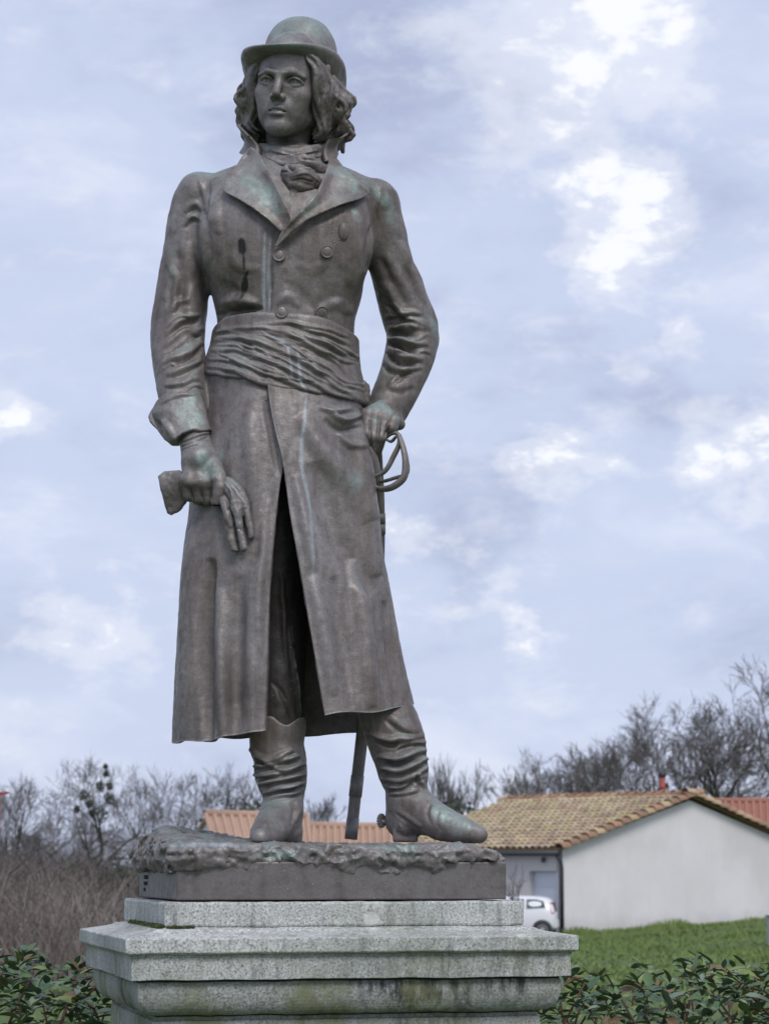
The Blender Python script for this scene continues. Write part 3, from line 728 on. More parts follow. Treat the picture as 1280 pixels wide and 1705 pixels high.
for kind, u, D, vt_, rz, wd, lb in [
    (0, 1140, 122, 1158, .4, 1.3, 'broad bare oak behind the white gable, bird nest in its fork'),
    (3, 1212, 124, 1150, 2.1, 1.3, 'wide bare oak beside the one that holds a nest'),
    (1, 1318, 118, 1075, 1.0, 1.2, 'tallest bare tree beyond the red tile roof'),
    (1, 1050, 128, 1205, 3.0, 1.15, 'bare tree beside the red chimney pipe, behind the tile roof'),
    (2, 985, 126, 1226, 1.2, 1.3, 'slim bare tree behind the middle of the yellow-brown roof'),
    (0, 925, 124, 1240, 5.0, 1.15, 'bare tree with fine twigs behind the end of the yellow-brown roof'),
    (2, 888, 130, 1275, 2.4, .9, 'low bare tree past the far end of the yellow-brown roof'),
    (3, 1265, 132, 1172, 5.1, 1.25, 'bare tree with drooping twigs behind the red tile roof'),
    (0, 1095, 134, 1188, 2.2, 1.2, 'bare tree half hidden behind the broad oak with the nest'),
    (4, 772, 110, 1256, .3, .95, 'fan-shaped bare tree with upright shoots by dark green bush'),
    (2, 530, 112, 1318, .9, 1.0, 'small bare tree seen between the statue boots'),
    (3, 400, 112, 1275, .2, .9, 'bare tree beside the dark evergreen near the orange roof'),
    (0, 345, 106, 1268, 1.9, .95, 'bare tree rising over the end of the orange roof'),
    (1, 283, 104, 1266, 4.4, .95, 'bushy bare tree between the orange roof and the mistletoe tree'),
    (3, 52, 92, 1282, 3.6, 1.0, 'bare tree behind the thin red post'),
    (2, 12, 100, 1296, 5.4, 1.0, 'slender bare tree at the edge of the brushwood by the red post'),
    (0, 108, 98, 1330, 2.7, .9, 'low bare tree between the red post tree and the mistletoe tree')]:
    t = tree(kind, u, D, vt_, lb, rz=rz, wide=wd)
# nest in a fork of the oak
OAK = next(o for o in COL.objects if o.get('label', '').startswith('broad bare oak'))
co_ = np.zeros(len(TM[0][0].vertices) * 3, np.float32); TM[0][0].vertices.foreach_get('co', co_)
cw = co_.reshape(-1, 3) * np.array(OAK.scale); cw = cw @ np.array(Matrix.Rotation(OAK.rotation_euler.z, 3, 'Z')).T + np.array(OAK.location)
nu, nv = UV(cw); p = cw[np.argmin(np.hypot(nu - 1122, nv - 1200))]
rn = np.random.default_rng(3); mb = MB()
for k in range(60):
    a = rn.uniform(0, 6.28); c = p + np.array((math.cos(a) * .17, math.sin(a) * .17, rn.uniform(-.12, .12))); dv = np.array((-math.sin(a), math.cos(a), rn.normal(0, .3))) * .17
    mb.tube([c - dv, c + dv], .02, 3, False)
tag(mb.build('bird_nest', TWIG), 'dark bird nest of sticks high in the broad oak', 'nest')
# leaf clusters for evergreens, mistletoe and ivy
def leaf_cloud(name, centers, radii, n, size, mat, seed, parent=None, squash=1.0):
    r2 = np.random.default_rng(seed); C = np.asarray(centers, float); Rd = np.asarray(radii, float); w = Rd ** 2 / (Rd ** 2).sum()
    k = r2.choice(len(C), n, p=w); d = r2.normal(size=(n, 3)); d /= np.linalg.norm(d, axis=1)[:, None]
    rad = Rd[k] * (r2.random(n) ** .45) * (1 + .25 * vnoise(d * 2 + k[:, None], 1.3, seed)); c = C[k] + d * rad[:, None] * np.array((1, 1, squash))
    a = r2.normal(size=(n, 3)); a /= np.linalg.norm(a, axis=1)[:, None]; b = np.cross(a, r2.normal(size=(n, 3))); b /= np.linalg.norm(b, axis=1)[:, None]
    s = size * r2.uniform(.6, 1.3, n)[:, None]
    V = np.stack([c - a * s, c + b * s * .45, c + a * s, c - b * s * .45], 1).reshape(-1, 3)
    return link(name, np_mesh(name, V, np.arange(4 * n).reshape(-1, 4), mat, False), parent)
def mat_leafy(name, c, rough=.6):
    t = NT(name, rough); t.color(t.ramp(t.noise(3.0, 4), [(.3, tuple(x * .6 for x in c)), (.5, c), (.72, tuple(x * 1.5 for x in c))])); return t.m
EVER = mat_leafy('evergreen', (.035, .055, .032)); IVY = mat_leafy('ivy', (.045, .062, .035))
mt = tree(3, 165, 90, 1248, 'tall bare tree hung with dark balls of mistletoe', rz=1.2, wide=.85)
sc0 = mt.scale[0]
for (u, v, r0) in [(168, 1312, .20), (142, 1326, .18), (186, 1332, .20), (177, 1290, .11), (151, 1340, .14), (157, 1356, .13), (173, 1358, .26), (180, 1280, .08), (186, 1312, .12), (132, 1350, .12)]:
    p = at(u, 90, CZ + (1443 - v) / FPX * 90) + np.array((0, random.Random(u).uniform(-.5, .5), 0)); loc = (p - np.array(mt.location)); loc = np.array(Matrix.Rotation(-1.2, 3, 'Z') @ Vector(loc)) / np.array(mt.scale)
    o = leaf_cloud('mistletoe', [(0, 0, 0)], [r0 / sc0], 150, .055 / sc0, IVY, u); o.parent = mt; o.location = loc.tolist()
def bush(u, D, vtop, w, label, mat, n, seed, size=.14, squash=1.0, name='evergreen_bush'):
    p = at(u, D, 0); z0 = float(gz(p[0], p[1])); H = CZ + (1443 - vtop) / FPX * D - z0
    t = empty(name, (p[0], p[1], z0)); tag(t, label, 'bush')
    r2 = np.random.default_rng(seed); cs = [(r2.normal(0, w * .32), r2.normal(0, w * .3), H * (.35 + .4 * r2.random())) for _ in range(9)] + [(0, 0, H * .72), (0, 0, H * .4)]
    rs = [H * .26] * 9 + [H * .28, H * .4]
    leaf_cloud('foliage', cs, rs, n, size, mat, seed, t)
    mb = MB()
    for c in cs[:6]: mb.tube([(0, 0, 0), (c[0] * .5, c[1] * .5, c[2] * .5), c], [.06, .04, .02], 5)
    tag(mb.build('stem', BARK, t), kind='stuff'); return t
bush(765, 96, 1332, 1.3, 'dark green evergreen bush at the foot of the fan-shaped tree', EVER, 3200, 1)
bush(416, 98, 1320, 1.5, 'dark evergreen by the orange roof, behind the statue boot', EVER, 3200, 2)
bush(215, 62, 1432, 1.0, 'pale green shrub among brown brushwood beside the bronze plinth', mat_leafy('grey_green', (.075, .105, .06)), 2200, 3, .09)
bush(196, 60, 1440, .9, 'small dark evergreen among brown brushwood near the pedestal', EVER, 1800, 4, .09)
# brown brushwood at the left: one tangled mass of stems
def thicket(name, n, x0, x1, y0, y1, h0, h1, mat, seed, r0=.012):
    r2 = np.random.default_rng(seed); x = r2.uniform(x0, x1, n); y = y0 + (y1 - y0) * r2.random(n); z = gz(x, y)
    u = 640 + (x - CX) / (y - CY) * FPX
    top = np.interp(u, [-250, 0, 60, 120, 180, 225, 300, 420], [h1, h1, h1 * .97, h1, h1 * .86, h1 * .72, h1 * .6, h1 * .5]) * (1 + .30 * vnoise(np.stack([x, y, 0 * x], 1), .45, seed))
    hh = h0 + (top - h0) * r2.random(n) ** .7; d0 = r2.normal(0, .34, (n, 2)); d1 = d0 + r2.normal(0, .75, (n, 2))
    B = np.stack([x, y, z - .05], 1)
    pts = [B, B + np.c_[d0 * .4 * hh[:, None], hh * .45], B + np.c_[(d0 * .7 + d1 * .15) * hh[:, None], hh * .8], B + np.c_[(d0 * .8 + d1 * .6) * hh[:, None], hh]]
    rr_ = [r0 * 1.4, r0, r0 * .7, r0 * .35]; an = np.arange(3) * 2 * math.pi / 3
    V = np.stack([np.stack([p + r * np.array((math.cos(a), math.sin(a), 0)) for a in an], 1) for p, r in zip(pts, rr_)], 1)   # n,4,3,3
    ix = np.arange(12)[None] .reshape(1, 4, 3) + 12 * np.arange(n)[:, None, None]; nx = np.roll(ix, -1, 2)
    F = np.stack([ix[:, :-1], nx[:, :-1], nx[:, 1:], ix[:, 1:]], -1).reshape(-1, 4)
    return link(name, np_mesh(name, V.reshape(-1, 3), F, mat))
def mat_brush(name, c1, c2, c3):
    t = NT(name, .95); k = t.mix(t.ramp(t.noise(.55, 4, .6), [(.40, 0.0), (.60, 1.0)]), c1, c2); t.color(t.mix(t.ramp(t.noise(5.0, 4, .7), [(.52, 0.0), (.66, .8)]), k, c3)); return t.m
BRUSH = mat_brush('brush_stem', (.15, .128, .118), (.24, .20, .185), (.34, .29, .26)); BRUSH2 = mat_bark('brush_dark', (.15, .142, .136))
tag(thicket('brushwood', 8500, -13.5, -2.0, 30, 48, .3, 2.35, BRUSH, 21, .0085), 'tangled brown brushwood of bare stems left of the pedestal', 'brushwood', kind='stuff')
tag(thicket('far_brushwood', 17000, -19, -2.5, 51, 68, .5, 3.3, BRUSH2, 22, .011), 'dark grey-brown scrub of bare stems behind the nearer brushwood', 'scrub', kind='stuff')
# sapling in front of the side wall
sp = empty('sapling', at(866, 74, 0)); sp.location.z = float(gz(sp.location.x, sp.location.y)); tag(sp, 'thin bare sapling before the side wall of the white bungalow', 'tree')
a, b = tree_mesh(9, H=2.6, spread=.5, levels=4, up=.3, first=.3, rmin=.006); link('trunk', np_mesh('trunk', *a, BARK), sp); link('crown', np_mesh('crown', *b, TWIG), sp)

# ================================================================== laurel hedge behind the pedestal
def mat_leaf(name, c, c2, spec=.35, rough=.52):
    t = NT(name, rough, 0, spec); oi = t.n('ShaderNodeObjectInfo')
    n = t.noise(14, 3)
    col = t.mix(n, c, c2); t.color(t.mix(t.math('MULTIPLY', oi.outputs['Random'], .5), col, tuple(x * .7 for x in c)))
    t.b.inputs['Subsurface Weight'].default_value = .0
    return t.m
LEAVES = [mat_leaf('leaf_dark', (.065, .12, .07), (.095, .155, .092)), mat_leaf('leaf_mid', (.095, .165, .068), (.13, .20, .09)), mat_leaf('leaf_young', (.17, .22, .065), (.22, .27, .10)), mat_leaf('leaf_bronze', (.14, .09, .05), (.19, .13, .07)), mat_leaf('leaf_pale', (.15, .20, .155), (.19, .24, .185))]
def leaf_geo(L=1.0, Wd=.42, fold=.12, bend=.15, seg=6, wave=0.0):
    V = []; F = []
    for i in range(seg + 1):
        t = i / seg; w = Wd * .5 * math.sin(math.pi * min(1, t * .97 + .015)) ** .75 * (1 - .25 * t); z = -bend * t * t
        V += [(-w, t * L, z + fold * w * 2 + wave * math.sin(t * 9)), (0, t * L, z), (w, t * L, z + fold * w * 2 - wave * math.sin(t * 9))]
    for i in range(seg):
        a = i * 3; F += [(a, a+1, a+4, a+3), (a+1, a+2, a+5, a+4)]
    n = len(V); V += [(0, -.14, .01), (.012, -.14, 0), (.012, .02, 0), (0, .02, .012)]; F.append((n, n+1, n+2, n+3))
    return np.array(V), F
LG = [leaf_geo(1, .48, .16, .14), leaf_geo(1, .42, .26, .28), leaf_geo(1, .54, .10, .05, 6, .02), leaf_geo(1, .38, .34, .10, 6, .015)]
def leaf_me(g_, m): 
    me = bpy.data.meshes.new('leaf'); me.from_pydata(LG[g_][0].tolist(), [], LG[g_][1]); me.update(); me.polygons.foreach_set('use_smooth', np.ones(len(me.polygons), bool)); me.materials.append(LEAVES[m]); return me
LME = [[leaf_me(a, b) for b in range(5)] for a in range(4)]
hedge = empty('hedge', (.2, 1.1, 0)); tag(hedge, 'clipped glossy green laurel hedge with red-brown twigs behind the pedestal', 'hedge')
rh = np.random.default_rng(77); lv = []
def htop(x): return 1.315 + .03 * np.sin(x * 5.1) + .025 * np.sin(x * 11.7 + 1)
# leaves sit in loose rosettes round the shoot tips
nc = 1650; cx_ = rh.uniform(-1.9, 2.3, nc); cy_ = .62 + 1.15 * rh.random(nc) ** 1.3; ct = htop(cx_)
cz_ = np.where(rh.random(nc) < .60, ct + .025 - np.abs(rh.normal(0, .12, nc)), rh.uniform(.25, 1.22, nc)); tx_ = rh.normal(0, .45, (nc, 2)); tx_[:, 1] -= .35
x, y, z, AZ, EL, sz = [], [], [], [], [], []
for k in range(nc):
    m_ = rh.integers(4, 8); a0 = rh.uniform(0, 6.28); big = rh.uniform(.85, 1.2)
    for j in range(m_):
        h_ = j / m_; x.append(cx_[k] + tx_[k, 0] * .05 * h_ + rh.normal(0, .004)); y.append(cy_[k] + tx_[k, 1] * .05 * h_ + rh.normal(0, .004)); z.append(cz_[k] - .045 + .05 * h_)
        AZ.append(a0 + j * 2.4 + rh.normal(0, .3)); EL.append(.05 + .75 * h_ + rh.normal(0, .22)); sz.append(big * rh.uniform(.034, .084) * (1 - .35 * h_ * h_))
x, y, z, AZ, EL, sz = map(np.array, (x, y, z, AZ, EL, sz)); n = len(x)
pu, pv = UV(np.stack([x, y, z], 1))
vis = (pu > -40) & (pu < 1320) & (pv < 1740) & ((pu < 205) | (pu > 880))
order = np.argsort(np.where(vis, y, 99) + 0)
is_part = np.zeros(n, bool); is_part[order[:300]] = True
SV, SF, SM, n0 = [], [], [], 0
for i in range(n):
    g_ = rh.integers(4); mm = rh.choice(5, p=[.30, .34, .14, .09, .13])
    az = AZ[i]; el = EL[i]; rl = rh.normal(0, .4)
    M = Matrix.Translation((x[i] - .2, y[i] - 1.1, z[i])) @ Matrix.Rotation(az, 4, 'Z') @ Matrix.Rotation(el, 4, 'X') @ Matrix.Rotation(rl, 4, 'Y') @ Matrix.Scale(sz[i], 4)
    if is_part[i]:
        o = link('leaf', LME[g_][mm], hedge); o.matrix_basis = M
    else:
        A = np.array(M); SV.append(LG[g_][0] @ A[:3, :3].T + A[:3, 3]); SF += [tuple(k + n0 for k in f) for f in LG[g_][1]]; SM += [mm] * len(LG[g_][1]); n0 += len(LG[g_][0])
me = bpy.data.meshes.new('foliage'); me.from_pydata(np.concatenate(SV).tolist(), [], SF); me.update()
for m in LEAVES: me.materials.append(m)
me.polygons.foreach_set('material_index', np.array(SM, np.int32)); me.polygons.foreach_set('use_smooth', np.ones(len(SF), bool)); tag(link('foliage', me, hedge), kind='stuff')
HT = mat_bark('hedge_twig', (.085, .045, .034)); mb = MB(); r3 = np.random.default_rng(5)
for k in range(170):
    x_ = r3.uniform(-1.9, 2.3); y_ = r3.uniform(.68, 1.6); tp = htop(x_) + r3.normal(-.055, .03); l_ = r3.uniform(.15, .6); dx, dy = r3.normal(0, .17, 2)
    mb.tube([(x_ - .2, y_ - 1.1, tp - l_), (x_ - .2 + dx * .5, y_ - 1.1 + dy * .5, tp - l_ * .45), (x_ - .2 + dx, y_ - 1.1 + dy, tp)], [.006, .0045, .0032], 5)
for k in range(40):
    x_ = -1.9 + 4.2 * (k + .5) / 40; mb.tube([(x_ - .2, 0, -.02), (x_ - .2 + r3.normal(0, .05), r3.normal(0, .1), .5), (x_ - .2 + r3.normal(0, .1), r3.normal(0, .2), 1.1)], [.02, .015, .008], 6)
tag(mb.build('twigs', HT, hedge, True), kind='stuff')

# ================================================================== granite pedestal
def mat_granite(name, tint=1.0, moss=.5, dark=.5):
    t = NT(name, .85); a = t.noise(165, 4, .7); b = t.voro(210); big = t.noise(3.0, 5, .65); st = t.noise(7, 5, .65, t.co((5, 5, .7)))
    c = t.ramp(a, [(.32, (.09*tint, .095*tint, .097*tint)), (.43, (.28*tint, .285*tint, .28*tint)), (.56, (.42*tint, .43*tint, .42*tint)), (.70, (.56*tint, .57*tint, .56*tint))])
    fl_ = t.ramp(t.voro(80, None, 'F1', 'Distance'), [(.14, 1.0), (.22, 0.0)]); c = t.mix(t.math('MULTIPLY', fl_, .5), c, (.045, .048, .05))
    c = t.mix(t.ramp(big, [(.42, 0.0), (.66, .55)]), c, (.20, .225, .20))
    c = t.mix(t.ramp(st, [(.52, 0.0), (.70, .6)]), c, (.09, .094, .094))
    c = t.mix(t.math('MULTIPLY', t.ramp(t.noise(2.4, 6, .7), [(.5, 0.0), (.62, 1.0)]), t.math('MULTIPLY', t.ramp(t.noise(22, 5, .7, t.co((2, 2, .5))), [(.42, 0.0), (.58, 1.0)]), dark)), c, (.04, .042, .045))
    ms = t.math('MULTIPLY', t.ramp(t.noise(4.5, 6, .7), [(.46, 0.0), (.64, 1.0)]), moss)
    c = t.mix(ms, c, (.17, .185, .085))
    c = t.mix(t.ramp(t.noise(9, 5, .6), [(.62, 0.0), (.68, .55)]), c, (.50*tint, .51*tint, .49*tint))
    t.color(c); t.bump(t.math('ADD', t.math('MULTIPLY', a, .5), t.noise(40, 4)), .35, .004); return t.m
GR = mat_granite('granite', 1.15, .5, .5); GR2 = mat_granite('granite_mossy', .9, .95, 1.2); GR_T = mat_granite('granite_clean', 1.32, .2, .35)
YAW = R(13.4); Zt = 1.56; PC, PS = math.cos(YAW), math.sin(YAW); DD = -.075
ped = empty('pedestal', (0, 0, 0), YAW); tag(ped, 'moulded grey granite pedestal streaked with moss and black lichen under the statue', 'pedestal')
def course(name, prof, mat, bw=.006, rough=.0015):
    """square courses: prof of (half width, height), meshed finely so edges can wear"""
    nseg = 48; V = []; rows = len(prof)
    for w, z in prof:
        d = w + DD
        per = []
        for (a, b) in (((-w, -d), (w, -d)), ((w, -d), (w, d)), ((w, d), (-w, d)), ((-w, d), (-w, -d))):
            for k in range(nseg): t = k / nseg; per.append((a[0] + (b[0]-a[0]) * t, a[1] + (b[1]-a[1]) * t, z))
        V += per
    V = np.array(V); m = 4 * nseg; ix = np.arange(rows * m).reshape(rows, m); nx = np.roll(ix, -1, 1)
    q = np.stack([ix[:-1], nx[:-1], nx[1:], ix[1:]], -1).reshape(-1, 4)[:, ::-1]
    V = V + np.c_[vnoise(V, 14, 1), vnoise(V, 14, 2), vnoise(V, 14, 3)] * rough + np.c_[vnoise(V, 50, 4), vnoise(V, 50, 5), vnoise(V, 50, 6)] * rough * .7
    n0 = len(V); V = np.r_[V, [(0, 0, prof[0][1])], [(0, 0, prof[-1][1])]]
    t1 = np.stack([nx[0], ix[0], np.full(m, n0)], 1)[:, ::-1]; t2 = np.stack([ix[-1], nx[-1], np.full(m, n0 + 1)], 1)[:, ::-1]
    me = np_mesh(name, V, [q, t1, t2], mat, False); o = link(name, me, ped)
    return bevel(o, bw, 2)
def dens(a, n=5):
    out = []
    for (p, q_) in zip(a[:-1], a[1:]):
        for k in range(n): t = k / n; out.append((p[0] + (q_[0]-p[0]) * t, p[1] + (q_[1]-p[1]) * t))
    return out + [a[-1]]
course('upper_block', dens([(.475, Zt), (.475, Zt - .063)]), GR_T)
course('cap_slab', dens([(.470, Zt - .0632), (.478, Zt - .066), (.497, Zt - .068), (.505, Zt - .073), (.520, Zt - .077), (.588, Zt - .088), (.588, Zt - .124), (.578, Zt - .129)], 3), GR_T)
course('frieze_course', dens([(.574, Zt - .1295), (.570, Zt - .137), (.571, Zt - .191)]), GR)
course('ovolo_course', [(.551, Zt - .196)] + [(.508 + .044 * math.cos(a) ** .8, Zt - .213 - .066 * math.sin(a)) for a in np.linspace(0, 1.5, 10)] + [(.505, Zt - .281)], GR2)
course('shaft', dens([(.497, Zt - .284), (.497, Zt - .292), (.505, Zt - .296), (.505, .22)], 6), GR2)
course('base_step', dens([(.60, .22), (.60, .0)]), GR2)
mb = MB()
for (w, z) in ((.550, Zt - .1935), (.495, Zt - .2825)): mb.box((-w, -w - DD, z - .004), (w, w + DD, z + .004))
MOR = flat('mortar', (.035, .04, .03), .95)
for (w, z) in ((.546, Zt - .1935), (.490, Zt - .2825)): MB().box((-w, -w - DD, z - .0045), (w, w + DD, z + .0045)).build('joint', MOR, ped)
# moss tufts in the angle of the cap
r4 = np.random.default_rng(8); mossm = mat_leafy('moss', (.075, .095, .028), .9)
V = []; 
for k in range(1500):
    side_ = r4.random()
    if side_ < .7: a = -.478 - abs(r4.normal(0, .007)); b = -.40 + abs(r4.normal(0, .13)) if r4.random() < .7 else r4.uniform(-.1, .2)
    else: a = r4.uniform(-.47, -.40); b = -.404 - abs(r4.normal(0, .004))
    z = Zt - .0665 + r4.uniform(0, .008) * (1 if side_ < .7 else .4); s = .0035
    c = np.array((a, b, z)); d = r4.normal(size=3); d /= np.linalg.norm(d); e = np.cross(d, r4.normal(size=3)); e /= np.linalg.norm(e); V += [c - d * s, c + d * s, c + e * s + [0, 0, s]]
tag(link('moss', np_mesh('moss', np.array(V), np.arange(len(V)).reshape(-1, 3), mossm, False), ped), kind='stuff')
# ================================================================== the bronze statue
def mat_bronze(name='bronze', base=1.12, green=1.0):
    t = NT(name, 0.5, 0.25, 0.5)
    n0 = t.noise(2.1, 5, 0.6, None, .4); n1 = t.noise(7.0, 6, 0.62); n2 = t.noise(34.0, 5, 0.65); n3 = t.noise(160.0, 3, 0.6)
    streak = t.noise(11.0, 6, 0.62, t.co((3.2, 3.2, 0.5))); run = t.noise(26.0, 5, 0.6, t.co((4, 4, 0.22)))
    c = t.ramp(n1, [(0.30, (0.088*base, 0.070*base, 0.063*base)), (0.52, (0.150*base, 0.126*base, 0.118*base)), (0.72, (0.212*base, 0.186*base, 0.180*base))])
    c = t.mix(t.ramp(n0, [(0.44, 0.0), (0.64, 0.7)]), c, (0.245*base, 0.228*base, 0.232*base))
    c = t.mix(t.ramp(n0, [(0.30, 0.55), (0.46, 0.0)]), c, (0.105*base, 0.080*base, 0.066*base))
    c = t.mix(t.ramp(streak, [(0.48, 0.0), (0.70, 0.38)]), c, (0.265*base, 0.252*base, 0.256*base))
    c = t.mix(t.ramp(streak, [(0.30, 0.42), (0.45, 0.0)]), c, (0.058*base, 0.047*base, 0.041*base))
    c = t.mix(t.ramp(run, [(0.58, 0.0), (0.72, 0.30)]), c, (0.29*base, 0.30*base, 0.305*base))
    c = t.mix(t.ramp(n2, [(0.38, 0.32), (0.52, 0.0)]), c, (0.07*base, 0.060*base, 0.055*base))
    c = t.mix(t.ramp(n3, [(0.38, 0.25), (0.56, 0.0)]), c, (0.08*base, 0.07*base, 0.065*base))
    # verdigris where rain sits: tops of shoulders, hat, hands, toes
    g = t.n('ShaderNodeNewGeometry'); sx = t.n('ShaderNodeSeparateXYZ'); t.l(g.outputs['Normal'], sx.inputs[0])
    up = t.ramp(sx.outputs['Z'], [(0.25, 0.0), (0.85, 1.0)])
    gm = t.math('MULTIPLY', up, t.ramp(t.noise(14.0, 6, 0.65), [(0.42, 0.0), (0.62, 0.85*green)]))
    c = t.mix(gm, c, (0.235, 0.30, 0.285))
    st = t.n('ShaderNodeSeparateColor'); t.l(t.attr('stain', 'Color'), st.inputs[0])
    brk = t.math('MULTIPLY', t.ramp(t.noise(70, 6, 0.75), [(0.38, 0.25), (0.56, 1.0)]), t.ramp(t.noise(13, 4, 0.6), [(0.30, 0.4), (0.52, 1.0)]))
    c = t.mix(t.math('MULTIPLY', st.outputs[1], brk), c, (0.235, 0.30, 0.283))
    c = t.mix(t.math('MULTIPLY', st.outputs[0], t.math('ADD', t.math('MULTIPLY', brk, .6), .35)), c, (0.34, 0.375, 0.41))
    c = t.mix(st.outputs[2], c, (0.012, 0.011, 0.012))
    pt = t.ramp(g.outputs['Pointiness'], [(.515, 0.0), (.60, .55)]); c = t.mix(t.math('MULTIPLY', pt, t.ramp(n2, [(.35, .3), (.6, 1.0)])), c, (.31*base/1.2, .29*base/1.2, .29*base/1.2))
    # lichen and bird-lime specks
    sp = t.ramp(t.voro(46.0), [(0.035, 1.0), (0.075, 0.0)])
    sm = t.math('MULTIPLY', sp, t.ramp(t.noise(7.0, 3), [(0.50, 0.0), (0.62, 1.0)]))
    c = t.mix(sm, c, (0.48, 0.48, 0.46))
    t.color(c)
    t.rough(t.ramp(n2, [(0.3, 0.62), (0.7, 0.42)]))
    h = t.math('ADD', t.math('MULTIPLY', n2, 0.6), t.math('MULTIPLY', n3, 0.35))
    t.bump(h, 0.35, 0.006)
    return t.m
BRONZE = mat_bronze()
BRONZE_D = mat_bronze('bronze_rock', 1.05, 0.8)
statue = empty('statue', W(540, 1408, 0))
tag(statue, 'weathered bronze statue of a standing man in long coat and rounded hat', 'statue')
INV = Matrix.Translation(-Vector(statue.location))
def own(o):
    """part built in place: parent without moving"""
    o.parent = statue; o.matrix_parent_inverse = INV.copy(); return o
def ownp(o, p):
    o.parent = p; o.matrix_parent_inverse = INV.copy() if p is statue else Matrix.Identity(4); return o
def S(y=0.0): return pxm(y)
def chain_px(L, n=None):
    """[(u,v,y,r_px)] -> points and radii in metres, smoothed"""
    P = WA(L); r = np.array([p[3] * pxm(p[2]) for p in L])
    if n: Q = curve(np.c_[P, r], n); return Q[:, :3], Q[:, 3]
    return P, r
def zf(v, y=0.0): return W(500, v, y)[2]

# ---------------------------------------------------------------- coat: body and sleeves
TV = [235, 258, 275, 292, 310, 335, 370, 410, 460, 500, 530, 560, 600, 640, 690]
TL = [432, 418, 392, 352, 330, 328, 330, 336, 346, 354, 361, 361, 350, 343, 345]
TR = [540, 552, 570, 606, 636, 636, 628, 618, 607, 600, 592, 590, 591, 598, 606]
TY = [.090, .095, .105, .122, .138, .152, .166, .168, .160, .148, .140, .140, .150, .165, .175]
TC = [.03, .03, .03, .025, .02, .015, .005, .0, .0, .0, .0, .0, .0, .0, .0]
tz = np.array([zf(v) for v in TV])
txl = np.array([W(u, v, 0)[0] for u, v in zip(TL, TV)]); txr = np.array([W(u, v, 0)[0] for u, v in zip(TR, TV)])
T_cx = spl(tz, (txl + txr) / 2); T_rx = spl(tz, (txr - txl) / 2); T_ry = spl(tz, TY); T_cy = spl(tz, TC)
def torso_d(X, Y, Z, off=0.0):
    cx, rx, ry, cy = T_cx(Z), T_rx(Z) + off, T_ry(Z) + off, T_cy(Z)
    x = np.abs(X - cx) / rx; y = np.abs(Y - cy) / ry
    p = 2.25
    k0 = (x ** p + y ** p) ** (1 / p)
    return (k0 - 1) * np.minimum(rx, ry) * 0.9
ARM_R = [(352, 322, .02, 30), (330, 330, .02, 36), (318, 365, .025, 39), (313, 410, .03, 40), (305, 470, .035, 43), (299, 520, .03, 46), (296, 560, .02, 46), (297, 600, -.005, 44), (301, 640, -.04, 41), (308, 690, -.08, 37)]
ARM_L = [(600, 330, .02, 30), (624, 340, .02, 35), (637, 375, .03, 37), (646, 420, .05, 37), (663, 480, .085, 40), (679, 525, .11, 44), (688, 555, .115, 44), (682, 590, .10, 42), (668, 630, .07, 39), (651, 668, .04, 36), (640, 694, .02, 33)]
vt = Vol(W(225, 720, 0) * [1, 0, 1] + [0, -.27, -.02], W(760, 235, 0) * [1, 0, 1] + [0, .30, .0], 0.004)
sl, X, Y, Z = vt.sub(vt.lo, vt.lo + vt.h * vt.n)
zb = zf(688)
d = torso_d(X, Y, Z); d = np.maximum(d, zb - Z)
d = np.maximum(d, Z - zf(250, .0))
vt.put(sl, d, 0)
for A in (ARM_R, ARM_L):
    P, r = chain_px(A, 22); vt.chain(P, r, k=0.022, ki=0.0)
# shoulder caps (sleeve heads stand a little proud)
vt.ell(W(330, 322, .02), (.058, .072, .062), 0.02); vt.ell(W(628, 334, .02), (.058, .072, .060), 0.02)
# chest fullness
vt.ell(W(405, 395, -.085), (.11, .058, .13), 0.06); vt.ell(W(550, 405, -.085), (.11, .058, .13), 0.06)
# sleeve ends hollowed
V, F = vt.mesh(); V = relax(V, F, 2)
sc_ = Sculpt(V, F); sc_.k = .8
# armholes
sc_.stroke([(345, 300), (341, 330), (340, 365), (348, 400), (352, 440), (352, 475)], 9, -.009)
sc_.stroke([(612, 330), (622, 365), (615, 400), (609, 430), (608, 450)], 10, -.010)
sc_.stroke([(330, 295), (338, 320), (340, 350)], 6, .005)
sc_.stroke([(633, 310), (628, 345), (624, 380)], 8, .005)
# sleeve folds, viewer's left arm
for p, r, a in [([(305, 350), (325, 338), (338, 345)], 8, .006), ([(300, 372), (318, 356), (335, 360)], 8, .006), ([(312, 400), (320, 470), (322, 540)], 22, .009), ([(272, 500), (292, 470), (298, 430)], 20, .006),
                ([(268, 575), (300, 556), (338, 548)], 9, .011), ([(275, 560), (300, 535), (335, 525)], 9, .009), ([(268, 600), (300, 590), (336, 570)], 9, .010), ([(275, 622), (305, 615), (335, 596)], 9, .008), ([(272, 640), (300, 638), (330, 628)], 8, .006), ([(283, 520), (300, 500), (318, 500)], 10, .006)]:
    sc_.fold(p, r, a)
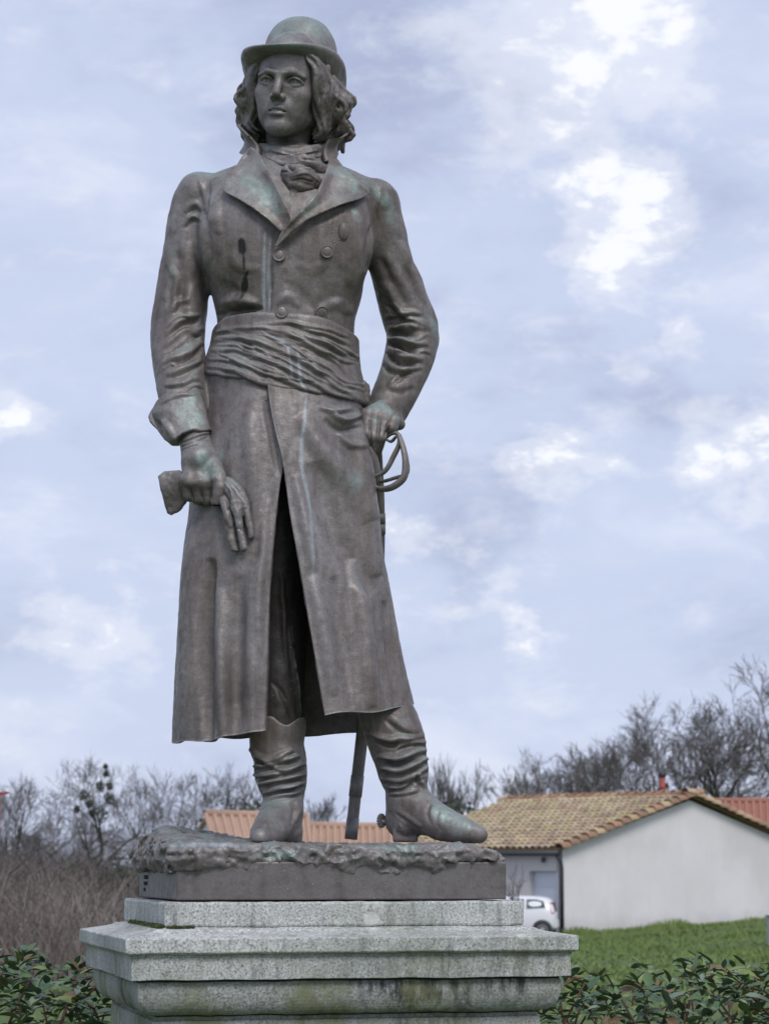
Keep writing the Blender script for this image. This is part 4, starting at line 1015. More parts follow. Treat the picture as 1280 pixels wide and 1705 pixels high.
# viewer's right arm
for p, r, a in [([(640, 420), (660, 450), (690, 500)], 16, .008), ([(668, 400), (690, 450), (712, 505)], 14, .008), ([(625, 470), (645, 480), (668, 520)], 14, .009),
                ([(648, 545), (680, 545), (722, 545)], 9, .013), ([(645, 562), (675, 572), (715, 572)], 9, .014), ([(645, 580), (672, 596), (705, 600)], 10, .014), ([(640, 602), (665, 618), (690, 622)], 9, .010), ([(640, 525), (670, 520), (705, 525)], 8, .008), ([(645, 640), (670, 645), (690, 640)], 12, .005), ([(655, 500), (680, 530), (720, 540)], 9, .009)]:
    sc_.fold(p, r, a)
for p, r, a in [([(648, 556), (676, 558), (710, 560)], 6, -.011), ([(646, 571), (670, 585), (700, 588)], 6, -.012), ([(642, 592), (668, 608), (695, 612)], 6, -.010),
                ([(272, 566), (302, 548), (336, 537)], 6, -.009), ([(272, 590), (302, 574), (338, 559)], 6, -.009), ([(276, 611), (306, 603), (336, 584)], 6, -.008)]:
    sc_.stroke(p, r, a)
for p, r, a in [([(276, 548), (300, 528), (318, 530)], 5, .006), ([(306, 566), (322, 556), (338, 558)], 5, .006), ([(270, 612), (285, 604), (300, 606)], 5, .005), ([(660, 548), (676, 540), (694, 548)], 5, .006), ([(676, 566), (694, 566), (716, 556)], 5, .007), ([(655, 600), (664, 590), (680, 592)], 5, .006), ([(690, 590), (704, 586), (716, 588)], 5, .006), ([(640, 500), (652, 508), (660, 520)], 6, .006), ([(310, 650), (326, 640), (338, 644)], 5, .005), ([(286, 440), (296, 480), (290, 520)], 12, .006), ([(650, 640), (672, 622), (700, 612)], 8, .006)]: sc_.fold(p, r, a)
# coat front: closing edge, blousing over the sash, drags to the buttons
uu, vv = sc_.u, sc_.v
eu = np.interp(vv, [395, 430, 480, 540], [459, 455, 453, 451])
m = (vv > 395) & (vv < 545) & (sc_.face > 0) & (uu > eu)
sc_.D[m] += .007 * np.exp(-((uu - eu)[m] / 55) ** 2) * np.clip((vv[m] - 395) / 50, 0, 1) ** 1.3
sc_.stroke([(452, 405), (450, 440), (449, 490), (447, 525)], 7, -.006)
sc_.stroke([(366, 508), (395, 500), (430, 505)], 16, .013)
sc_.stroke([(362, 526), (385, 518), (412, 513), (436, 512)], 9, -.022)
sc_.stroke([(460, 510), (475, 498), (500, 512)], 13, .008).stroke([(530, 512), (560, 505), (590, 520)], 15, .008)
sc_.stroke([(380, 420), (400, 440), (430, 445)], 14, .004).stroke([(370, 470), (390, 485), (400, 490)], 16, -.006)
sc_.stroke([(490, 435), (520, 450), (546, 432)], 12, .004).stroke([(470, 470), (500, 490), (520, 515)], 16, -.004).stroke([(560, 440), (580, 470), (585, 510)], 18, -.004)
sc_.stroke([(520, 370), (548, 362), (575, 352)], 12, -.006)
sc_.stroke([(365, 330), (355, 365), (368, 390)], 14, .006)
sc_.D += .0012 * fbm(V, 22, 3, 3) * 1.2
# stains
sc_.paint(0, [(441, 385), (440, 430), (439, 480), (440, 525)], 4.5, 1.0, wob=.6).paint(0, [(450, 392), (448, 440), (449, 520)], 4, .9, wob=.6)
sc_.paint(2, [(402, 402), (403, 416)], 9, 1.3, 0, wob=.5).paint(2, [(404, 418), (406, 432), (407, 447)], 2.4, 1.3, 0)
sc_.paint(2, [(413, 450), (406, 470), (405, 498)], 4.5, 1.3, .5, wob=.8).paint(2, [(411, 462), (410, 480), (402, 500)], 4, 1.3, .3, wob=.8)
sc_.paint(1, [(300, 300), (340, 285), (380, 276)], 16, .5, wob=.9).paint(1, [(600, 300), (640, 330), (655, 380)], 14, .5, wob=.9)
sc_.paint(1, [(710, 520), (729, 560), (725, 600)], 9, .5, wob=.9).paint(1, [(585, 345), (602, 370)], 10, .45, wob=.9).paint(1, [(290, 400), (283, 470), (270, 520)], 12, .25, wob=.9)
sc_.apply(); COAT = sc_
own(sc_.build('coat', BRONZE))

# ---------------------------------------------------------------- lapels and standing collar
def poly_d(u, v, P):
    """signed pixel distance to a polygon, negative inside"""
    P = np.asarray(P, float); d, _ = pdist(u.ravel(), v.ravel(), np.r_[P, P[:1]]); d = d.reshape(u.shape)
    ins = np.zeros(u.shape, bool)
    for i in range(len(P)):
        (x0, y0), (x1, y1) = P[i], P[(i+1) % len(P)]
        c = ((y0 > v) != (y1 > v))
        with np.errstate(divide='ignore', invalid='ignore'):
            ins ^= c & (u < (x1 - x0) * (v - y0) / (y1 - y0 + 1e-12) + x0)
    return np.where(ins, -d, d)
def field_uv(X, Y, Z):
    x = X - CX + 0 * (Y + Z); y = Y - CY + 0 * (X + Z); z = Z - CZ + 0 * (X + Y); dd = y * _c + z * _s
    return 640 + FPX * x / dd, 852.5 - FPX * (z * _c - y * _s) / dd
def coat_depth():
    """front depth of the coat as a table over photo pixels"""
    m = COAT.face > 0
    tab = {}
    gu = np.arange(330, 640, 3); gv = np.arange(240, 560, 3)
    G = np.full((len(gu), len(gv)), 9.0)
    iu = np.round((COAT.u[m] - 330) / 3).astype(int); iv = np.round((COAT.v[m] - 240) / 3).astype(int)
    ok = (iu >= 0) & (iu < len(gu)) & (iv >= 0) & (iv < len(gv))
    np.minimum.at(G, (iu[ok], iv[ok]), COAT.V[m][ok, 1])
    for _ in range(40):
        bad = G > 5
        if not bad.any(): break
        Q = np.pad(G, 1, mode='edge'); nb = np.stack([Q[:-2, 1:-1], Q[2:, 1:-1], Q[1:-1, :-2], Q[1:-1, 2:]])
        good = nb < 5; sm = np.where(good, nb, 0).sum(0) / np.maximum(good.sum(0), 1)
        G = np.where(bad & good.any(0), sm, G)
    for _ in range(3):
        Q = np.pad(G, 1, mode='edge'); G = (Q[:-2, 1:-1] + Q[2:, 1:-1] + Q[1:-1, :-2] + Q[1:-1, 2:] + 2 * G) / 6
    def f(u, v):
        a = np.clip((u - 330) / 3, 0, len(gu) - 1.01); b = np.clip((v - 240) / 3, 0, len(gv) - 1.01)
        i = a.astype(int); j = b.astype(int); p = a - i; q = b - j
        return (G[i, j]*(1-p)*(1-q) + G[i+1, j]*p*(1-q) + G[i, j+1]*(1-p)*q + G[i+1, j+1]*p*q)
    return f
CDEP = coat_depth()
def lapel(name, poly, inner, lift=0.016, thick=0.012):
    """a folded-back flap lying on the chest: follows the coat, lifts towards its free edge"""
    P = np.asarray(poly, float)
    lo = P.min(0) - 6; hi = P.max(0) + 6
    c0 = np.minimum(W(lo[0], hi[1], -.25), W(lo[0], hi[1], .05)); c1 = np.maximum(W(hi[0], lo[1], -.25), W(hi[0], lo[1], .08))
    v_ = Vol(c0 - .01, c1 + .01, 0.003)
    sl, X, Y, Z = v_.sub(v_.lo, v_.lo + v_.h * v_.n)
    u, v = field_uv(X, Y, Z)
    pd = poly_d(u, v, P) / 600.0
    e, _ = pdist(u.ravel(), v.ravel(), np.asarray(inner, float)); e = e.reshape(u.shape)
    roll = np.exp(-(e / 16) ** 2) * .014                     # the rolled break line stands up
    y = CDEP(u, v) - lift * 0.55 - roll - .010 * np.clip(1 + pd * 600 / 14, 0, 1)
    d = np.abs(Y - y + thick * .5) - thick * .55
    v_.put(sl, -smin(-d, -pd, .004), 0)
    V, F = v_.mesh(); V = relax(V, F, 2)
    s = Sculpt(V, F)
    return s
LP_L = [(404, 258), (418, 243), (432, 254), (447, 282), (466, 318), (481, 348), (484, 362), (478, 378), (467, 386), (446, 366), (420, 346), (398, 332), (374, 320), (369, 314), (378, 297), (390, 279)]
LP_R = [(548, 258), (560, 262), (578, 284), (597, 302), (614, 317), (617, 323), (598, 332), (570, 340), (542, 352), (512, 366), (484, 388), (460, 412), (456, 409), (470, 382), (488, 362), (508, 342), (528, 318), (542, 285)]
s = lapel('lapel', LP_L, [(425, 250), (447, 282), (466, 318), (481, 348)], .018)
s.paint(1, [(400, 290), (440, 320), (465, 360)], 26, .75, wob=1.0).paint(1, [(405, 275), (403, 300)], 8, .5, wob=.8)
s.D += .0012 * fbm(s.V, 25, 3, 8); s.stroke([(395, 285), (430, 300), (460, 345)], 18, -.005); own(s.apply().build('lapel', BRONZE))
s = lapel('lapel', LP_R, [(545, 275), (528, 318), (508, 342), (488, 362)], .018)
s.paint(1, [(560, 280), (590, 305), (605, 320)], 20, .9, wob=1.0).paint(1, [(500, 355), (530, 330)], 18, .55, wob=1.0)
s.D += .0012 * fbm(s.V, 25, 3, 9); own(s.apply().build('lapel', BRONZE))
# standing collar: a curved strip round the neck, flaring at the top, open in front
def collar():
    na, nh = 60, 14
    base = [(430, 258, -.075), (412, 258, -.045), (402, 255, .0), (420, 246, .085), (480, 240, .125), (545, 246, .085), (560, 256, .0), (556, 262, -.045), (542, 268, -.075)]
    topc = [(415, 226, -.075), (398, 212, -.045), (399, 206, .0), (418, 200, .095), (488, 196, .14), (555, 206, .095), (578, 222, .0), (570, 228, -.045), (549, 228, -.078)]
    B = curve(WA(base), na); T = curve(WA(topc), na)
    mid = (B + T) / 2; cen = W(482, 235, .02)
    V = []
    for j in range(nh):
        t = j / (nh - 1)
        ring = B * (1 - t) + T * t
        inw = (cen - ring); inw[:, 2] = 0; inw /= np.linalg.norm(inw, axis=1)[:, None]
        ring = ring + inw * (.014 * math.sin(t * math.pi))[..., None] if False else ring + inw * (.016 * math.sin(t * math.pi))
        ring[:, 2] += .004 * np.sin(np.linspace(0, 23, na)) * t
        V.append(ring)
    V = np.concatenate(V)
    cen2 = cen; out = V - cen; out[:, 2] = 0; out /= np.linalg.norm(out, axis=1)[:, None]
    th = .006
    Vo = V + out * th; Vi = V - out * th
    n = len(V); idx = np.arange(n).reshape(nh, na)
    q = np.stack([idx[:-1, :-1], idx[:-1, 1:], idx[1:, 1:], idx[1:, :-1]], -1).reshape(-1, 4)
    Fs = [q, q[:, ::-1] + n]
    def rim(a, b): Fs.append(np.stack([a[:-1], a[:-1] + n, a[1:] + n, a[1:]], 1) if b else np.stack([a[:-1], a[1:], a[1:] + n, a[:-1] + n], 1))
    rim(idx[-1], True); rim(idx[0], False); rim(idx[:, 0], False); rim(idx[:, -1], True)
    VV = np.r_[Vo, Vi]; FF = np.concatenate(Fs)
    s = Sculpt(VV, FF, face=False); s.D += .002 * fbm(VV, 30, 3, 4)
    s.face = np.ones(len(VV)); s.paint(1, [(405, 235), (402, 255)], 14, .5, wob=.9)
    s.apply(); o = s.build('collar', BRONZE); own(o)
    return o
collar()

# ---------------------------------------------------------------- cravat and shirt front
vc = Vol(W(405, 372, 0) * [1, 0, 1] + [0, -.24, 0], W(570, 225, 0) * [1, 0, 1] + [0, .12, 0], 0.003)
for k, (v0, ry, rx, rr) in enumerate([(252, .085, 54, .020), (264, .092, 57, .019), (277, .098, 56, .019)]):
    P = [W(486 + rx * math.sin(a) * .98, v0 + (6 if k == 1 else 3) * math.cos(a * 2), .02 - ry * math.cos(a)) for a in np.linspace(-2.2, 2.2, 22)]
    vc.chain(P, rr, k=.004)
vc.ell(W(498, 283, -.10), (.036, .032, .028), .006)
vc.chain(*chain_px([(480, 288, -.12, 14), (500, 292, -.135, 17), (522, 300, -.13, 13), (541, 313, -.125, 5)], 10), k=.006)
vc.chain(*chain_px([(484, 275, -.115, 9), (500, 268, -.118, 11), (520, 272, -.11, 12), (536, 284, -.10, 8)], 8), k=.005)
vc.chain(*chain_px([(476, 298, -.125, 8), (500, 310, -.135, 11), (518, 312, -.13, 7)], 8), k=.005)
vc.chain(*chain_px([(492, 312, -.10, 22), (488, 340, -.12, 18), (486, 372, -.13, 8)], 8), k=.015)
V, F = vc.mesh(); V = relax(V, F, 1); s = Sculpt(V, F)
for p, r, a in [([(440, 262), (470, 272), (500, 268)], 4, .006), ([(450, 250), (485, 258), (530, 250)], 4, .006), ([(485, 292), (510, 290), (535, 308)], 3, .005), ([(478, 302), (500, 300), (522, 308)], 3, -.006), ([(500, 262), (520, 266), (538, 262)], 3, -.005),
                ([(484, 322), (486, 345), (488, 362)], 3, .004), ([(496, 318), (493, 340), (490, 360)], 3, -.004), ([(478, 276), (486, 280), (492, 276)], 5, -.012), ([(455, 280), (470, 285), (482, 284)], 3, -.005), ([(505, 280), (520, 284), (532, 292)], 3, .005)]:
    s.stroke(p, r, a)
s.D += .003 * fbm(V, 38, 3, 12); own(s.apply().build('cravat', BRONZE))

# ---------------------------------------------------------------- sash wound round the waist
s_top = spl([330, 362, 415, 470, 540, 592, 620], [560, 538, 531, 533, 538, 556, 562])
s_bot = spl([330, 340, 400, 450, 520, 560, 600, 620], [618, 624, 642, 657, 668, 672, 673, 673])
vs_ = Vol(W(325, 690, 0) * [1, 0, 1] + [0, -.24, 0], W(625, 520, 0) * [1, 0, 1] + [0, .24, .03], 0.0035)
sl, X, Y, Z = vs_.sub(vs_.lo, vs_.lo + vs_.h * vs_.n)
u, v = field_uv(X, 0 * Y - .05, Z)
dt = torso_d(X, Y, Z, .014)
lim = np.maximum(s_top(u) - v, v - s_bot(u)) / 600.0
vs_.put(sl, -smin(-dt, -lim, .012), 0)
V, F = vs_.mesh(); V = relax(V, F, 2); s = Sculpt(V, F)
SF = [([(352, 565), (400, 560), (450, 575), (500, 600), (560, 640), (596, 660)], 7, .010), ([(350, 580), (400, 582), (440, 596), (490, 622), (540, 648), (596, 668)], 7, .010), ([(346, 596), (390, 602), (430, 614), (480, 636), (540, 660)], 6, .009),
      ([(343, 608), (380, 617), (420, 630), (470, 648), (530, 664)], 6, .009), ([(366, 545), (410, 543), (460, 550), (510, 570), (560, 600), (592, 632)], 7, .010), ([(470, 540), (520, 548), (560, 560), (590, 575)], 6, .007),
      ([(500, 556), (540, 570), (575, 584), (592, 590)], 6, .008), ([(540, 585), (565, 596), (592, 603)], 5, .007), ([(420, 538), (470, 540), (540, 545), (588, 562)], 5, .006), ([(410, 552), (450, 560), (490, 580), (530, 612)], 4, .006),
      ([(380, 572), (420, 576), (460, 592), (500, 616), (530, 632)], 4, .006), ([(520, 600), (560, 622), (594, 645)], 5, .008), ([(345, 618), (400, 636), (450, 652), (500, 664)], 5, .006), ([(500, 660), (550, 668), (598, 670)], 5, .007), ([(356, 553), (375, 549), (400, 550)], 5, .007)]
s.k = .62
for p, r, a in SF: s.fold(p, r, a, dirn=1)
rs = random.Random(4); s.k = .5
for _ in range(26):
    u0 = rs.uniform(350, 540); f0 = rs.uniform(.08, .9); ln = rs.uniform(40, 110); dr = rs.uniform(-.05, .28)
    s.fold([(u0 + ln * q_, float(s_top(u0 + ln * q_) + (s_bot(u0 + ln * q_) - s_top(u0 + ln * q_)) * min(.97, f0 + dr * q_)) + rs.uniform(-1.5, 1.5)) for q_ in (0, .35, .7, 1)], rs.uniform(2.5, 4.5), rs.uniform(.004, .009))
s.D += .0012 * fbm(V, 30, 3, 15)
s.paint(0, [(478, 575), (483, 600), (486, 630)], 3.5, .9, wob=.7).paint(0, [(495, 580), (498, 605), (500, 632), (512, 655)], 4, .9, wob=.7).paint(0, [(440, 552), (470, 570), (500, 585)], 4, .7, wob=.8)
SASH = s; own(s.apply().build('sash', BRONZE))
vk = Vol(W(575, 690, 0) * [1, 0, 1] + [0, -.14, 0], W(630, 615, 0) * [1, 0, 1] + [0, .12, 0], 0.003)
vk.chain(*chain_px([(588, 636, -.03, 12), (600, 645, -.02, 12), (607, 658, -.02, 8)], 6), k=.006)
vk.chain(*chain_px([(590, 655, -.04, 14), (600, 664, -.03, 10), (608, 668, -.02, 6)], 6), k=.005)
V, F = vk.mesh(); s = Sculpt(V, F); s.D += .005 * fbm(V, 40, 3, 2); own(s.apply().build('sash_knot', BRONZE))

# ---------------------------------------------------------------- skirt of the coat
KV = [628, 660, 700, 760, 800, 850, 910, 960, 1020, 1080, 1130, 1180, 1240]
KL = [344, 342, 338, 328, 320, 314, 307, 303, 299, 296, 293, 291, 289]
KR = [598, 602, 605, 612, 617, 622, 634, 645, 657, 668, 679, 691, 703]
KF = [.162, .176, .188, .20, .205, .21, .22, .225, .23, .235, .24, .245, .25]   # reach to the front
KB = [.160, .172, .185, .20, .205, .21, .22, .225, .235, .24, .245, .25, .255]
kz = np.array([zf(v) for v in KV])
kxl = np.array([W(a, v, 0)[0] for a, v in zip(KL, KV)]); kxr = np.array([W(a, v, 0)[0] for a, v in zip(KR, KV)])
K_cx = spl(kz, (kxl + kxr) / 2); K_rx = spl(kz, (kxr - kxl) / 2); K_f = spl(kz, KF); K_b = spl(kz, KB)
ER_v = [620, 655, 700, 770, 850, 950, 1050, 1193, 1240]; ER_u = [444, 447, 455, 471, 482, 500, 517, 541, 549]
EL_v = [620, 655, 700, 770, 800, 900, 1000, 1100, 1216, 1240]; EL_u = [470, 470, 472, 472, 467, 456, 449, 446, 442, 441]
def edge_phi(z, vt_, ut_):
    yf = -K_f(z) * .97
    # photo row of this height at the front of the skirt
    v = np.array([UV(np.array([[0.0, a, b]]))[1][0] for a, b in zip(np.atleast_1d(yf), np.atleast_1d(z))])
    u = spl(vt_, ut_)(v)
    x = np.array([W(a, b, c)[0] for a, b, c in zip(u, v, np.atleast_1d(yf))])
    return np.arcsin(np.clip((x - K_cx(z)) / K_rx(z), -.95, .95))
NS, NT_ = 330, 190
tt = np.linspace(0, 1, NT_)
ss = np.linspace(0, 1, NS)
z_top = zf(640)
def zh(u, v, y): return W(u, v, y)[2]
hem = spl([0, .065, .13, .25, .34, .5, .66, .75, .84, .92, 1.0],
          [zh(541, 1193, -.24), zh(608, 1185, -.2), zh(660, 1179, -.14), zh(690, 1175, 0), zh(680, 1205, .15), zh(560, 1227, .25), zh(400, 1230, .24), zh(290, 1229, 0), zh(330, 1236, -.18), zh(385, 1229, -.23), zh(442, 1215, -.24)])(ss)
Zg = z_top + (hem[None, :] - z_top) * tt[:, None]
zc = z_top + (hem.min() - z_top) * tt
Zf = np.clip(Zg, kz.min(), kz.max())
phr = np.interp(Zg.ravel(), np.sort(zc), edge_phi(np.sort(zc), ER_v, ER_u)).reshape(Zg.shape)
phl = np.interp(Zg.ravel(), np.sort(zc), edge_phi(np.sort(zc), EL_v, EL_u)).reshape(Zg.shape) + 2 * math.pi
PH = phr + (phl - phr) * ss[None, :]
co = np.cos(PH); si = np.sin(PH)
e = 1.0
X = K_cx(Zf) + K_rx(Zf) * np.sign(si) * np.abs(si) ** e
ry = np.where(co > 0, K_f(Zf), K_b(Zf)); Y = -ry * np.sign(co) * np.abs(co) ** .92
# overlap at the top of the opening: right flap over left
lapw = np.clip((phr + 2 * math.pi + .02 - phl + .25) / .25, 0, 1)
Y += -.010 * np.exp(-((ss[None, :]) / .05) ** 2) * np.ones_like(Y) + .010 * np.exp(-((1 - ss[None, :]) / .05) ** 2)
# loose folds round the back and sides, growing downwards
amp = .016 * tt[:, None] ** 1.3
wob = np.sin(PH * 5 + 1.0 + .6 * tt[:, None]) * .6 + np.sin(PH * 9 + 2.0) * .4
back = np.clip(-co + .35, 0, 1)
X += amp * wob * si * back; Y -= amp * wob * co * back
# hem edge is a little uneven
Zg = Zg + (tt[:, None] ** 12) * (.003 * np.sin(ss * 61) + .0025 * np.sin(ss * 37 + 1))[None, :]
V = np.stack([X, Y, Zg], -1).reshape(-1, 3)
idx = np.arange(NS * NT_).reshape(NT_, NS)
q = np.stack([idx[1:, :-1], idx[1:, 1:], idx[:-1, 1:], idx[:-1, :-1]], -1).reshape(-1, 4)
s = Sculpt(V, q)
SK = [([(352, 930), (345, 1000), (343, 1080), (345, 1160), (348, 1250)], 16, -.022), ([(322, 880), (318, 1000), (314, 1120), (312, 1250)], 22, .012), ([(368, 980), (370, 1080), (372, 1180), (376, 1250)], 16, .014), ([(398, 960), (396, 1060), (394, 1160), (392, 1250)], 18, -.010), ([(425, 930), (422, 1050), (420, 1200), (420, 1250)], 20, .010),
      ([(445, 820), (436, 950), (434, 1100)], 12, .006), ([(372, 690), (368, 780), (374, 900), (380, 960)], 20, -.005), ([(410, 680), (420, 780), (428, 900)], 20, .006), ([(440, 660), (452, 720), (464, 790)], 10, -.006),
      ([(600, 700), (605, 780), (612, 860), (628, 960)], 24, .014), ([(500, 690), (530, 740), (575, 800), (610, 870)], 26, .012), ([(520, 770), (545, 850), (580, 930), (620, 990)], 30, -.013), ([(590, 930), (600, 1000), (612, 1090), (620, 1180)], 20, .012), ([(556, 960), (566, 1040), (580, 1120), (585, 1180)], 18, -.008), ([(640, 1000), (652, 1080), (664, 1170)], 14, -.010),
      ([(520, 960), (540, 1060), (556, 1160)], 18, .008), ([(490, 790), (505, 860), (524, 950)], 14, .008), ([(545, 685), (570, 700), (600, 690)], 8, .010), ([(540, 698), (565, 716), (598, 712)], 7, -.009), ([(530, 678), (552, 684), (585, 680)], 6, .007), ([(560, 720), (580, 740), (602, 745)], 9, .007)]
s.warp = False
for p, r, a in SK: s.stroke(p, r, a * 1.7, .35)
s.D += .0030 * fbm(V * [1, 1, .45], 11, 3, 21) + .0007 * fbm(V, 70, 2, 22)
s.paint(0, [(511, 650), (507, 690), (502, 740), (503, 780), (510, 812), (515, 850), (517, 890), (520, 930), (522, 975)], 4.6, 1.0, .35, y1=-.05, wob=.6)
s.paint(1, [(575, 790), (590, 820)], 22, .35, wob=1.0).paint(1, [(370, 745), (365, 765)], 8, .5, wob=.8)
s.apply()
# thickness: inner sheet
n = len(s.V); th = .011
Vi = s.V - s.N * th
Fs = [q, q[:, ::-1] + n]
for a, f in ((idx[-1], 0), (idx[0], 1), (idx[:, 0], 0), (idx[:, -1], 1)):
    k = np.stack([a[:-1], a[:-1] + n, a[1:] + n, a[1:]], 1); Fs.append(k if f else k[:, ::-1])
s2 = Sculpt.__new__(Sculpt); s2.V = np.r_[s.V, Vi]; s2.F = np.concatenate(Fs); s2.stain = np.r_[s.stain, 0 * s.stain]
SKIRT = s
own(s2.build('coat_skirt', BRONZE))

# ---------------------------------------------------------------- turned-back cuff
def ring_loft(rings, n=48, thick=.006):
    """rings: (centre, axis-normal frame) ellipses joined into a shell"""
    V = []
    for c, ax, a, b, rot in rings:
        ax = np.asarray(ax, float); ax /= np.linalg.norm(ax)
        A = np.cross(ax, (0, 1, 0)); A /= np.linalg.norm(A); B = np.cross(ax, A)
        t = np.linspace(0, 2 * math.pi, n, endpoint=False) + rot
        V.append(np.asarray(c) + a * np.cos(t)[:, None] * A + b * np.sin(t)[:, None] * B)
    nr = len(rings); V = np.concatenate(V); idx = np.arange(nr * n).reshape(nr, n); nx = np.roll(idx, -1, 1)
    q = np.stack([idx[:-1], nx[:-1], nx[1:], idx[1:]], -1).reshape(-1, 4)
    return V, q
vcu = Vol(W(232, 765, 0) * [1, 0, 1] + [0, -.26, 0], W(368, 630, 0) * [1, 0, 1] + [0, .06, 0], 0.0028)
sl, X, Y, Z = vcu.sub(vcu.lo, vcu.lo + vcu.h * vcu.n)
u, v = field_uv(X, 0 * Y - .08, Z)
CUFF = [(262, 668), (274, 659), (292, 652), (312, 648), (328, 647), (337, 657), (344, 684), (349, 706), (354, 721), (341, 724), (322, 726), (307, 732), (297, 741), (286, 742), (276, 735), (262, 716), (250, 704), (247, 694), (251, 684)]
pd = poly_d(u, v, CUFF)
# depth of the round sleeve under the flap, thinner towards the outline of the sides only
axis = np.interp(v, [640, 690, 750], [298, 306, 322]); half = np.interp(v, [640, 690, 750], [40, 52, 36])
sd = np.clip(np.abs(u - axis) / half, 0, 1)
yc = np.interp(v, [640, 750], [-.045, -.118])
tk = .068 * np.sqrt(np.maximum(1 - sd ** 2.4, .02))
d = -smin(-(np.abs(Y - yc) - tk) * .8, -pd / 600.0, .005)
vcu.put(sl, d, 0)
V, F = vcu.mesh(); V = relax(V, F, 2); s = Sculpt(V, F)
s.stroke([(266, 671), (292, 659), (326, 654)], 5, .004).stroke([(300, 735), (322, 724), (350, 716)], 5, .005).stroke([(268, 700), (282, 718), (290, 735)], 10, .008).stroke([(256, 700), (270, 716)], 7, -.006)
s.D += .0016 * fbm(V, 26, 3, 31)
s.paint(1, [(310, 662), (312, 690), (322, 715)], 22, 1.2, wob=.7).paint(1, [(318, 655), (325, 690), (340, 712)], 14, 1.0, wob=.8)
own(s.apply().build('cuff', BRONZE))

# ---------------------------------------------------------------- boots
def boot_build(fn, strokes, lo, hi, paints=()):
    v_ = Vol(lo, hi, 0.003); fn(v_)
    V, F = v_.mesh(); V = relax(V, F, 1); s = Sculpt(V, F)
    for p, r, a in strokes: s.fold(p, r, a * 1.0)
    for p, r, v in paints: s.paint(1, p, r, v, wob=.8)
    s.D += .0014 * fbm(V, 24, 3, 41)
    o = s.apply().build('boot', BRONZE); own(o); return o, s
zg = 1.704                                                   # top of the bronze ground under the soles
def bootA(v_):
    sh = [(466, 1170, -.02, 44), (463, 1212, -.02, 47), (461, 1240, -.02, 46), (466, 1262, -.025, 44), (467, 1280, -.025, 45), (469, 1300, -.03, 42), (473, 1318, -.025, 35), (473, 1334, -.03, 33), (473, 1355, -.035, 32), (473, 1380, -.035, 29)]
    P, r = chain_px(sh, 24); v_.chain(P, r * .97, k=.01)
    P, r = chain_px([(468, 1348, -.045, 31), (460, 1366, -.08, 31), (450, 1381, -.13, 29), (440, 1391, -.18, 24), (433, 1396, -.225, 17)], 14); v_.chain(P, r, k=.02)
    P, r = chain_px([(484, 1385, -.03, 20), (486, 1397, -.02, 18)], 4); v_.chain(P, r, k=.01)
    sl, X, Y, Z = v_.sub(v_.lo, v_.lo + v_.h * v_.n); v_.put(sl, (zg + .010 - Z) + 0 * (X + Y), .004, 'and')
    v_.put(sl, (Z - zf(1203) + .012 * np.sin(X * 70 + 1)) + 0 * Y, .006, 'and')
bA, sA = boot_build(bootA, [([(415, 1245), (445, 1262), (490, 1248)], 8, .010), ([(422, 1275), (455, 1268), (500, 1258)], 8, .012), ([(420, 1290), (455, 1288), (507, 1272)], 8, .013), ([(428, 1306), (462, 1298), (508, 1290)], 8, .014), ([(435, 1322), (468, 1312), (505, 1306)], 7, .012), ([(440, 1262), (460, 1278), (478, 1284)], 6, .008), ([(440, 1334), (465, 1326), (500, 1322)], 6, .006), ([(446, 1345), (452, 1362), (440, 1380)], 10, .004), ([(490, 1335), (496, 1350), (492, 1370)], 8, .006)],
    W(400, 1420, 0) * [1, 0, 1] + [0, -.32, -.02], W(530, 1165, 0) * [1, 0, 1] + [0, .10, 0])
def bootB(v_):
    sh = [(612, 1110, -.045, 36), (625, 1150, -.05, 40), (641, 1185, -.055, 46), (654, 1215, -.06, 49), (663, 1246, -.06, 47), (668, 1268, -.06, 44), (672, 1288, -.055, 42), (675, 1304, -.055, 36), (675, 1320, -.05, 34), (676, 1345, -.05, 33), (678, 1368, -.05, 32)]
    P, r = chain_px(sh, 26); v_.chain(P, r * .97, k=.01)
    P, r = chain_px([(684, 1336, -.06, 33), (706, 1356, -.08, 32), (732, 1370, -.11, 29), (758, 1379, -.13, 24), (782, 1386, -.15, 19), (797, 1389.5, -.16, 15)], 16); v_.chain(P, r, k=.018)
    P, r = chain_px([(668, 1366, -.04, 26), (676, 1372, -.05, 24)], 4); v_.chain(P, r, k=.012)
    # arch under the instep, heel block
    sl, X, Y, Z = v_.sub(v_.lo, v_.lo + v_.h * v_.n); v_.put(sl, (zg + .004 - Z) + 0 * (X + Y), .004, 'and')
    v_.cap(W(706, 1402, -.20), W(716, 1402, .1), .012, .012, .008, 'cut')
    c = W(675, 1391, -.05); sl, X, Y, Z = v_.sub(c - .06, c + .06)
    bx = np.maximum(np.maximum(np.abs(X - c[0]) - .034, np.abs(Y - c[1]) - .034), np.abs(Z - c[2]) - .018); v_.put(sl, bx, .003)
    sl, X, Y, Z = v_.sub(v_.lo, v_.lo + v_.h * v_.n); v_.put(sl, (Z - zf(1130)) + 0 * (X + Y), .004, 'and')
